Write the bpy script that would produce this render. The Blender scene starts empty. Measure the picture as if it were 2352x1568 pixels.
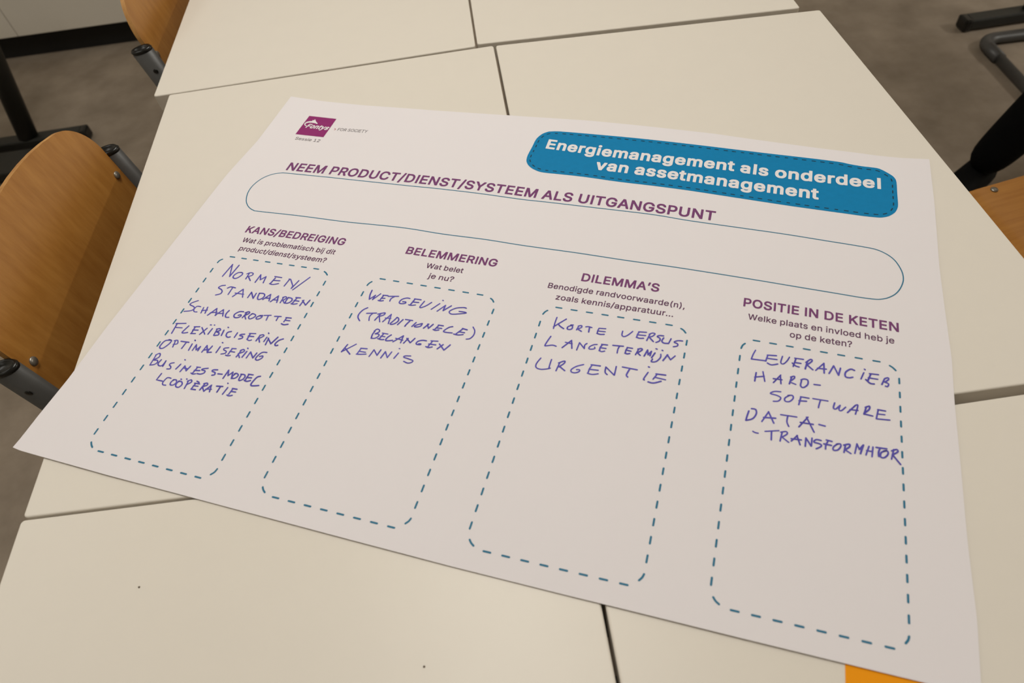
import bpy, bmesh, math, random, os
from mathutils import Vector, Matrix
from mathutils.geometry import tessellate_polygon

scene = bpy.context.scene
COL = scene.collection
TZ = 0.75                                   # height of the table tops above the floor

# ------------------------------------------------------------------ camera
cam_d = bpy.data.cameras.new('camera'); cam = bpy.data.objects.new('camera', cam_d); COL.objects.link(cam)
cam_d.sensor_width = 36.0; cam_d.lens = 24.3259; cam_d.clip_start = 0.01; cam_d.clip_end = 60
R3 = Matrix(((0.988686, 0.149997, 0.000666), (-0.117769, 0.778994, -0.615872), (-0.092898, 0.608826, 0.787846)))
cam.matrix_world = Matrix.Translation((0.45420, -0.39840, TZ + 0.54677)) @ R3.to_4x4()
cam_d.dof.use_dof = True; cam_d.dof.focus_distance = 0.80; cam_d.dof.aperture_fstop = 6.3
scene.camera = cam

# ------------------------------------------------------------------ world, lamps, exposure
world = bpy.data.worlds.new('world'); scene.world = world; world.use_nodes = True
world.node_tree.nodes['Background'].inputs[0].default_value = (1.0, 0.86, 0.70, 1)
world.node_tree.nodes['Background'].inputs[1].default_value = 0.10
def lamp(x, y, sx, sy, power, z=2.74, col=(1.0, 0.968, 0.895)):
    d = bpy.data.lights.new('ceiling_lamp', 'AREA'); d.shape = 'RECTANGLE'; d.size = sx; d.size_y = sy
    d.energy = power; d.color = col
    o = bpy.data.objects.new('ceiling_lamp', d); COL.objects.link(o); o.location = (x, y, z)
    return o
LAMPS = [(0.32, 0.60, 74), (0.35, -1.6, 2), (-1.9, 0.9, 24), (-1.9, -1.6, 12), (2.9, 1.3, 8), (5.0, 0.4, 185)]
for x, y, p in LAMPS: lamp(x, y, 0.45, 1.45, p*0.36)
vs = scene.view_settings
vs.view_transform = 'Standard'; vs.look = 'None'; vs.exposure = 0.0; vs.gamma = 1.0; vs.use_curve_mapping = False

# ------------------------------------------------------------------ helpers
def lin(c):
    return tuple(((v/255)/12.92 if v/255 <= .04045 else ((v/255+.055)/1.055)**2.4) for v in c)
def mat(name, rgb, rough=0.5, var=0.0, scale=8.0, stretch=(1, 1, 1), rgb2=None, bump=0.0, bscale=200.0, spec=0.5, metal=0.0):
    m = bpy.data.materials.new(name); m.use_nodes = True
    nt = m.node_tree; b = nt.nodes['Principled BSDF']
    b.inputs['Roughness'].default_value = rough; b.inputs['Metallic'].default_value = metal
    b.inputs['Specular IOR Level'].default_value = spec
    c = lin(rgb)
    tc = nt.nodes.new('ShaderNodeTexCoord'); mp = nt.nodes.new('ShaderNodeMapping')
    mp.inputs['Scale'].default_value = stretch
    nt.links.new(tc.outputs['Object'], mp.inputs['Vector'])
    n = nt.nodes.new('ShaderNodeTexNoise'); n.inputs['Scale'].default_value = scale; n.inputs['Detail'].default_value = 6
    n.inputs['Roughness'].default_value = .6
    nt.links.new(mp.outputs[0], n.inputs['Vector'])
    r = nt.nodes.new('ShaderNodeValToRGB')
    c2 = lin(rgb2) if rgb2 else tuple(v*(1-var) for v in c)
    r.color_ramp.elements[0].position = .32; r.color_ramp.elements[1].position = .68
    r.color_ramp.elements[0].color = (*c2, 1); r.color_ramp.elements[1].color = (*c, 1)
    nt.links.new(n.outputs['Fac'], r.inputs[0]); nt.links.new(r.outputs[0], b.inputs['Base Color'])
    if bump:
        n2 = nt.nodes.new('ShaderNodeTexNoise'); n2.inputs['Scale'].default_value = bscale
        nt.links.new(mp.outputs[0], n2.inputs['Vector'])
        bp = nt.nodes.new('ShaderNodeBump'); bp.inputs['Strength'].default_value = bump; bp.inputs['Distance'].default_value = .001
        nt.links.new(n2.outputs['Fac'], bp.inputs['Height']); nt.links.new(bp.outputs[0], b.inputs['Normal'])
    return m
M = dict(
    laminate = mat('white_laminate', (233, 226, 215), .38, .012, 30, bump=.04, bscale=900, spec=.35),
    edging   = mat('grey_edge_band', (196, 188, 176), .45, .03, 20, spec=.3),
    paper    = mat('white_paper', (238, 233, 236), .75, .006, 14, spec=.15, bump=.02, bscale=500),
    steel    = mat('charcoal_coated_steel', (72, 71, 70), .42, .12, 60, spec=.5, bump=.05, bscale=1500),
    tsteel   = mat('dark_table_steel', (46, 46, 43), .5, .12, 60, spec=.4, bump=.05, bscale=1500),
    plug     = mat('black_plastic', (14, 14, 14), .28, .1, 30, spec=.5),
    wood     = mat('beech_plywood', (184, 129, 60), .36, 0, 6.0, (16, 16, 1.3), (164, 109, 44), bump=.03, bscale=60, spec=.5),
    wood_seat = mat('beech_plywood_seat', (190, 131, 56), .36, 0, 6.0, (16, 1.3, 16), (170, 111, 42), bump=.03, bscale=60, spec=.5),
    ply      = mat('plywood_edge', (205, 156, 92), .55, 0, 40, (1, 1, 1), (160, 108, 54)),
    screw    = mat('zinc_screw', (150, 146, 138), .38, .1, 80, metal=.8),
    floor    = mat('grey_linoleum', (161, 147, 131), .42, 0, 8.0, (1, 1, 1), (136, 123, 108), bump=.05, bscale=120, spec=.3),
    wall     = mat('painted_wall', (222, 216, 204), .8, .02, 3),
    ceiling  = mat('ceiling_tile', (228, 224, 214), .85, .02, 3),
    cabinet  = mat('cabinet_white', (226, 220, 208), .5, .02, 6),
    black    = mat('black_plinth', (10, 10, 10), .7, .1, 10),
    orange   = mat('orange_card', (250, 158, 0), .6, .02, 20, spec=.2),
    teal     = mat('ink_teal', (56, 122, 154), .6, .05, 60, spec=.15),
    blue     = mat('ink_blue', (10, 132, 188), .55, .06, 160, spec=.2),
    white    = mat('ink_blank_paper', (240, 236, 238), .75, .01, 20, spec=.15),
    dash     = mat('ink_dark_dash', (40, 66, 84), .6, .1, 60, spec=.15),
    plum     = mat('ink_plum', (126, 72, 122), .6, .06, 120, spec=.15),
    plum_d   = mat('ink_dark_plum', (104, 66, 98), .6, .06, 120, spec=.15),
    logo     = mat('ink_magenta', (150, 52, 116), .6, .05, 120, spec=.15),
    grey     = mat('ink_grey', (108, 100, 104), .6, .05, 120, spec=.15),
    red      = mat('ink_red', (196, 70, 90), .6, .05, 120, spec=.15),
    pen      = mat('felt_pen_blue', (104, 98, 196), .6, 0, 40, (1, 1, 1), (84, 76, 172), spec=.15),
    trousers = mat('black_fabric', (7, 7, 8), .9, .2, 60, bump=.3, bscale=300, spec=.1),
    jumper   = mat('charcoal_jumper', (30, 31, 36), .9, .2, 60, bump=.3, bscale=300, spec=.1),
    skin     = mat('skin', (205, 160, 136), .55, .06, 20),
    hair     = mat('brown_hair', (60, 42, 30), .6, .3, 60, (1, 1, .2)),
    shoe     = mat('black_leather', (5, 5, 5), .8, .1, 40, spec=.15),
    crumb    = mat('dark_crumb', (110, 96, 80), .8, .1, 200),
)
def tag(o, label=None, cat=None, group=None, kind=None):
    if label: o['label'] = label
    if cat: o['category'] = cat
    if group: o['group'] = group
    if kind: o['kind'] = kind
    return o
def empty(name, loc=(0, 0, 0), rz=0.0):
    o = bpy.data.objects.new(name, None); COL.objects.link(o); o.location = loc; o.rotation_euler = (0, 0, rz)
    o.empty_display_size = .05
    return o
def obj(name, bm, m, parent=None, smooth=False):
    if isinstance(bm, bmesh.types.BMesh):
        bmesh.ops.recalc_face_normals(bm, faces=bm.faces)
        me = bpy.data.meshes.new(name); bm.to_mesh(me); bm.free()
    else: me = bm
    for mm in (m if isinstance(m, (list, tuple)) else [m]): me.materials.append(mm)
    if smooth:
        for p in me.polygons: p.use_smooth = True
    o = bpy.data.objects.new(name, me); COL.objects.link(o); o.parent = parent
    return o
def copy_tree(o, parent=None):
    c = o.copy(); COL.objects.link(c); c.parent = parent
    for ch in [x for x in bpy.data.objects if x.parent == o]: copy_tree(ch, c)
    return c
def box(x0, x1, y0, y1, z0, z1, bev=0.0, seg=2, bm=None):
    b = bmesh.new()
    bmesh.ops.create_cube(b, size=1)
    for v in b.verts: v.co = Vector(((x0+x1)/2+v.co.x*(x1-x0), (y0+y1)/2+v.co.y*(y1-y0), (z0+z1)/2+v.co.z*(z1-z0)))
    if bev: bmesh.ops.bevel(b, geom=b.edges[:], offset=bev, segments=seg, affect='EDGES', profile=.5)
    return b
def quad_slab(pts, z0, z1, bev_v=.004, bev_t=.0018):
    b = bmesh.new()
    lo = [b.verts.new((x, y, z0)) for x, y in pts]; hi = [b.verts.new((x, y, z1)) for x, y in pts]
    b.faces.new(lo[::-1]); b.faces.new(hi)
    for i in range(len(pts)):
        j = (i+1) % len(pts); b.faces.new((lo[i], lo[j], hi[j], hi[i]))
    ve = [e for e in b.edges if abs(e.verts[0].co.z-e.verts[1].co.z) > 1e-4]
    bmesh.ops.bevel(b, geom=ve, offset=bev_v, segments=4, affect='EDGES', profile=.5)
    te = [e for e in b.edges if e.verts[0].co.z > z1-1e-5 and e.verts[1].co.z > z1-1e-5]
    bmesh.ops.bevel(b, geom=te, offset=bev_t, segments=3, affect='EDGES', profile=.5)
    return b
def fillet(path, r, n=6):
    out = [Vector(path[0])]
    for i in range(1, len(path)-1):
        a, p, c = Vector(path[i-1]), Vector(path[i]), Vector(path[i+1])
        d1 = (a-p); d2 = (c-p); rr = min(r, d1.length*.45, d2.length*.45)
        s, e = p+d1.normalized()*rr, p+d2.normalized()*rr
        for k in range(n+1):
            t = k/n; out.append((1-t)**2*s + 2*t*(1-t)*p + t*t*e)
    out.append(Vector(path[-1])); return out
def sweep(path, ra, rb, wide, seg=16, cap=True):
    """sweep an oval (half axes ra along 'wide', rb across) along a path"""
    b = bmesh.new(); rings = []
    wide = Vector(wide)
    for i, p in enumerate(path):
        t = (path[min(i+1, len(path)-1)]-path[max(i-1, 0)]).normalized()
        side = wide.normalized()
        nrm = t.cross(side).normalized()
        if nrm.length < .1: nrm = Vector((0, 0, 1))
        side = nrm.cross(t).normalized()
        # 'wide' is perpendicular to the plane of the bend: rb along side, ra in the plane
        rings.append([b.verts.new(p + side*math.cos(2*math.pi*k/seg)*rb + nrm*math.sin(2*math.pi*k/seg)*ra) for k in range(seg)])
    for A, B in zip(rings, rings[1:]):
        for k in range(seg): b.faces.new((A[k], A[(k+1) % seg], B[(k+1) % seg], B[k]))
    if cap: b.faces.new(rings[0][::-1]); b.faces.new(rings[-1])
    return b
def dome(c, r, axis=(0, 0, 1), flat=.45, seg=14):
    b = bmesh.new(); bmesh.ops.create_uvsphere(b, u_segments=seg, v_segments=8, radius=r)
    q = Vector((0, 0, 1)).rotation_difference(Vector(axis).normalized())
    for v in b.verts:
        v.co.z *= flat; v.co = q @ v.co + Vector(c)
    return b

# ------------------------------------------------------------------ the room
XW0, XW1, YW0, YW1, ZC = -2.7, 6.2, -3.2, 3.02, 2.78
tag(obj('floor', box(XW0, XW1, YW0, YW1, -.1, 0), M['floor']), 'grey brown mottled linoleum floor around the tables', 'floor', kind='structure')
tag(obj('ceiling', box(XW0, XW1, YW0, YW1, ZC, ZC+.1), M['ceiling']), 'white ceiling above the tables', 'ceiling', kind='structure')
tag(obj('wall_back', box(XW0, XW1, YW1, YW1+.1, 0, ZC), M['wall']), 'off white wall behind the cabinet', 'wall', kind='structure')
tag(obj('wall_front', box(XW0, XW1, YW0-.1, YW0, 0, ZC), M['wall']), 'off white wall behind the photographer', 'wall', kind='structure')
tag(obj('wall_left', box(XW0-.1, XW0, YW0, YW1, 0, ZC), M['wall']), 'off white wall on the left', 'wall', kind='structure')
tag(obj('wall_right', box(XW1, XW1+.1, YW0, YW1, 0, ZC), M['wall']), 'off white wall on the right', 'wall', kind='structure')

# ------------------------------------------------------------------ tables
def table(quad, label, name='school_table', group=None, ztop=0.0, foot_in=.055, slant=0.0):
    cx = sum(p[0] for p in quad)/4; cy = sum(p[1] for p in quad)/4
    root = empty(name, (cx, cy, 0)); tag(root, label, 'table', group)
    q = [(x-cx+slant, y-cy) for x, y in quad]
    obj('tabletop', quad_slab(q, TZ-.025+ztop, TZ+ztop), M['laminate'], root)
    ya = min(p[1] for p in q)+foot_in; yb = max(p[1] for p in q)-foot_in
    z1 = TZ-.025+ztop
    obj('cross_beam', box(-.03+slant, .03+slant, ya-.02, yb+.02, z1-.04, z1, .004), M['tsteel'], root)
    for y in (ya, yb):
        obj('support_arm', box(-.2+slant, .2+slant, y-.02, y+.02, z1-.03, z1-.0005, .004), M['tsteel'], root)
        obj('post', sweep([Vector((.027 if slant else 0, y, .028)), Vector((slant*1.2, y, z1-.02))], .030 if not slant else .032, .018 if not slant else .024, (0, 1, 0), 20), M['tsteel'], root, True)
        f = obj('foot', box(-.205, .205, y-.025, y+.025, .008, .040, .006), M['tsteel'], root)
        for s in (-1, 1):
            obj('end_cap', box(*(sorted((s*.199, s*.225))), y-.0255, y+.0255, .002, .041, .007), M['plug'], f)
        if slant and y > 0: obj('floor_bar', box(-.205, .19, y-.190, y-.068, .006, .040, .006), M['tsteel'], root)
    return root
G = 'white school tables pushed together under the poster'
GC = 'light wooden school chairs with grey tube frames'
table([(-.0259, .596), (.4658, .5995), (.4705, 1.296), (-.0205, 1.296)], 'white laminate table at top left whose front corner juts past the table below it', group=G)
table([(.4690, .6045), (.9505, .569), (.9515, 1.262), (.4738, 1.296)], 'white laminate table at the top right with a shadowed gap along its front edge', group=G)
table([(-.0015, .5935), (.4925, .5935), (.4925, -.1005), (-.0062, -.0862)], 'white laminate table carrying the left half of the poster, beside the near wooden chair', group=G)
table([(.4960, .5925), (.9745, .555), (.9785, -.1055), (.4960, -.0995)], 'white laminate table carrying the right upper half of the poster', group=G)
table([(-.0068, -.0885), (.4916, -.1030), (.4896, -.800), (-.0068, -.788)], 'white laminate table in the lower left foreground below the poster edge', group=G)
table([(.4946, -.1128), (.9800, -.1140), (.978, -.800), (.4926, -.803)], 'white laminate table in the lower right foreground with the orange card on it', group=G)
# tables further off: only their feet show
t1 = table([(-1.300, 1.070), (-.850, 1.070), (-.850, 1.797), (-1.300, 1.797)], 'table off the left side, only its slanted dark post and foot showing', foot_in=.045, slant=.165)
t3 = table([(2.020, 1.570), (2.520, 1.570), (2.520, 2.270), (2.020, 2.270)], 'table at the upper right of which only the dark foot bar shows', foot_in=.045)

# ------------------------------------------------------------------ chairs
def arc_profile(hw, r, n=14):
    xs = [-hw + r*(1-math.cos(math.pi/2*k/n)) for k in range(n+1)]
    mid = [-hw+r + (2*(hw-r))*k/10 for k in range(1, 10)]
    return xs + mid + [-x for x in xs[::-1]]
def shell(hw, top, bot, rt, rb, thick, surf, crown=0.0, rows=10, flip=1):
    """plywood shell: outline in (x, t); surf(x, t) -> point; thickness along normal"""
    r = max(rt, rb); xs = arc_profile(hw, r)
    def edge(x, base, rr, sgn, cr):
        a = abs(x) - (hw-rr)
        d = rr - math.sqrt(max(rr*rr-a*a, 0)) if a > 0 else 0
        return base - sgn*d + sgn*cr*(1-(x/hw)**2)
    b = bmesh.new(); F = []; B = []
    for x in xs:
        t1 = edge(x, top, rt, 1, crown); t0 = edge(x, bot, rb, -1, 0)
        cf = []; cb = []
        for k in range(rows+1):
            t = t0+(t1-t0)*k/rows
            p = surf(x, t); e = 1e-4
            n = (surf(x+e, t)-surf(x-e, t)).cross(surf(x, t+e)-surf(x, t-e)).normalized()
            cf.append(b.verts.new(p)); cb.append(b.verts.new(p-n*thick*flip))
        F.append(cf); B.append(cb)
    n1, n2 = len(xs)-1, rows
    for i in range(n1):
        for k in range(n2):
            b.faces.new((F[i][k], F[i+1][k], F[i+1][k+1], F[i][k+1]))
            b.faces.new((B[i][k+1], B[i+1][k+1], B[i+1][k], B[i][k]))
    es = []
    for i in range(n1):
        es.append(b.faces.new((F[i+1][0], F[i][0], B[i][0], B[i+1][0])))
        es.append(b.faces.new((F[i][n2], F[i+1][n2], B[i+1][n2], B[i][n2])))
    for k in range(n2):
        es.append(b.faces.new((F[0][k], F[0][k+1], B[0][k+1], B[0][k])))
        es.append(b.faces.new((F[n1][k+1], F[n1][k], B[n1][k], B[n1][k+1])))
    for f in es: f.material_index = 1
    for f in b.faces: f.smooth = f.material_index == 0
    for f in es:
        for e in f.edges:
            if any(g.material_index == 0 for g in e.link_faces): e.smooth = False
        f.smooth = True
    return b
LEAN = .163; TW = .1860; HW = .1745
def chair():
    """x across, y forward, z up; top of the back tubes at z = TZ"""
    root = empty('school_chair')
    yt = -.235
    def back(h): return Vector((0, yt - LEAN*h, TZ + h))          # h measured from the tube tops
    e_up = Vector((0, -LEAN, 1)).normalized(); n_f = Vector((0, 1, LEAN)).normalized()
    def bsurf(x, t):
        return Vector((x, 0, 0)) + back(0) + e_up*t + n_f*(.001 - .004*(1-(x/HW)**2))
    bb = obj('backrest', shell(HW, .060, -.215, .045, .05, .0068, bsurf, crown=.034, flip=-1), [M['wood'], M['ply']], root)
    for x in (-.161, .161):
        for h in (-.020, -.15):
            obj('screw', dome(bsurf(x, h)+n_f*.0006, .0058, n_f), M['screw'], bb, True)
    def ssurf(x, t):
        z = .452 + .010*(x/.2)**2 - (.55*max(0, t-.175)**2/.05 if t > .175 else 0) + .006*max(0, -t)/.2
        return Vector((x, t, z))
    st = obj('seat', shell(.198, .240, -.185, .05, .045, .010, ssurf), [M['wood_seat'], M['ply']], root)
    for x in (-.187, .187):
        for y in (-.12, .13):
            obj('screw', dome(ssurf(x, y)+Vector((0, 0, .0006)), .0062), M['screw'], st, True)
    for s in (-1, 1):
        x = s*TW
        top = back(0); low = back(-.30)
        y_seat = back(-(TZ-.415)).y
        path = fillet([(x, top.y-.004, TZ), (x, y_seat, .418), (x, .150, .418), (x, .190, .016), (x, -.215, .016)], .055, 8)
        fr = obj('side_frame', sweep(path, .0185, .0110, (1, 0, 0), 20), M['steel'], root, True)
        # the slightly sunk black plug in the open tube end
        d = Vector((0, -LEAN, 1)).normalized()
        p0 = Vector((x, top.y-.004, TZ))
        b = bmesh.new(); n = 20; side = Vector((1, 0, 0)); nr = d.cross(side)
        rr = []
        for rad, dz in ((.96, .0008), (1.02, .004), (.9, .0068), (.74, .0050), (.55, .0028), (.3, .0018)):
            rr.append([b.verts.new(p0+d*dz+side*math.cos(2*math.pi*k/n)*.0110*rad+nr*math.sin(2*math.pi*k/n)*.0185*rad) for k in range(n)])
        for A, B in zip(rr, rr[1:]):
            for k in range(n): b.faces.new((A[k], A[(k+1) % n], B[(k+1) % n], B[k]))
        b.faces.new(rr[-1]); obj('tube_plug', b, M['plug'], fr, True)
        obj('frame_screw', dome((x+s*.0108, back(-.03).y, TZ-.03), .0042, (s, 0, 0), .3), M['plug'], fr, True)
        for y in (.15, -.19):
            obj('glide', box(x-.013, x+.013, y-.022, y+.022, 0, .014, .005), M['plug'], root)
    path = fillet([(-TW, -.150, .017), (-TW, -.262, .017), (TW, -.262, .017), (TW, -.150, .017)], .05, 8)
    obj('rear_floor_bar', sweep(path, .0200, .0160, (0, 0, 1), 18), M['steel'], root, True)
    obj('seat_bar', sweep([Vector((-TW, .10, .425)), Vector((TW, .10, .425))], .010, .010, (0, 0, 1), 12), M['steel'], root)
    obj('seat_bar', sweep([Vector((-TW, -.12, .428)), Vector((TW, -.12, .428))], .010, .010, (0, 0, 1), 12), M['steel'], root)
    return root
def place(c, Ou, Ov, ang):
    """(Ou, Ov): middle of the tube tops; ang: direction the chair faces"""
    f = Vector((math.cos(ang), math.sin(ang)))
    c.location = (Ou + .235*f.x, Ov + .235*f.y, 0); c.rotation_euler = (0, 0, ang-math.pi/2)
c1 = chair(); place(c1, -.0675, .2785, -.053)
tag(c1, 'light wooden chair at the left whose rounded backrest shows in full', 'chair', GC)
c2 = copy_tree(c1); place(c2, -.0580, .9235, -.053)
tag(c2, 'wooden chair at the top left, partly hidden behind the upper left table', 'chair', GC)
c3 = copy_tree(c1); c3.location = (1.452, .258, 0); c3.rotation_euler = (0, 0, math.atan2(-.168, -.985)-math.pi/2)
tag(c3, 'wooden chair at the right edge, only its seat corner with one screw showing', 'chair', GC)
c4 = copy_tree(c1); c4.location = (2.235, 1.245, 0); c4.rotation_euler = (0, 0, math.radians(180-3))
tag(c4, 'chair at the upper right of which only the grey floor tube shows', 'chair', GC)

# ------------------------------------------------------------------ cabinet
cab = empty('cabinet', (0, 2.318, 0), math.radians(-1.7)); tag(cab, 'white cabinet with dark recessed plinth standing at the top left', 'cabinet')
x0, x1 = -2.49, -.06
obj('carcass', box(x0, x1, .020, .44, .102, .82, .002), M['cabinet'], cab)
obj('plinth', box(x0+.01, x1-.01, .050, .43, 0, .102), M['black'], cab)
seams = [x0, -1.845, -1.236, -.645, x1]
for i in range(4):
    d = obj('door', box(seams[i]+.0015, seams[i+1]-.0015, 0, .019, .100, .815, .0015), M['cabinet'], cab)
    hx = seams[i+1]-.05 if i % 2 == 0 else seams[i]+.05
    obj('handle', sweep(fillet([(hx, 0, .66), (hx, -.025, .66), (hx, -.025, .78), (hx, 0, .78)], .012), .005, .005, (1, 0, 0), 10), M['screw'], d, True)

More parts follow.
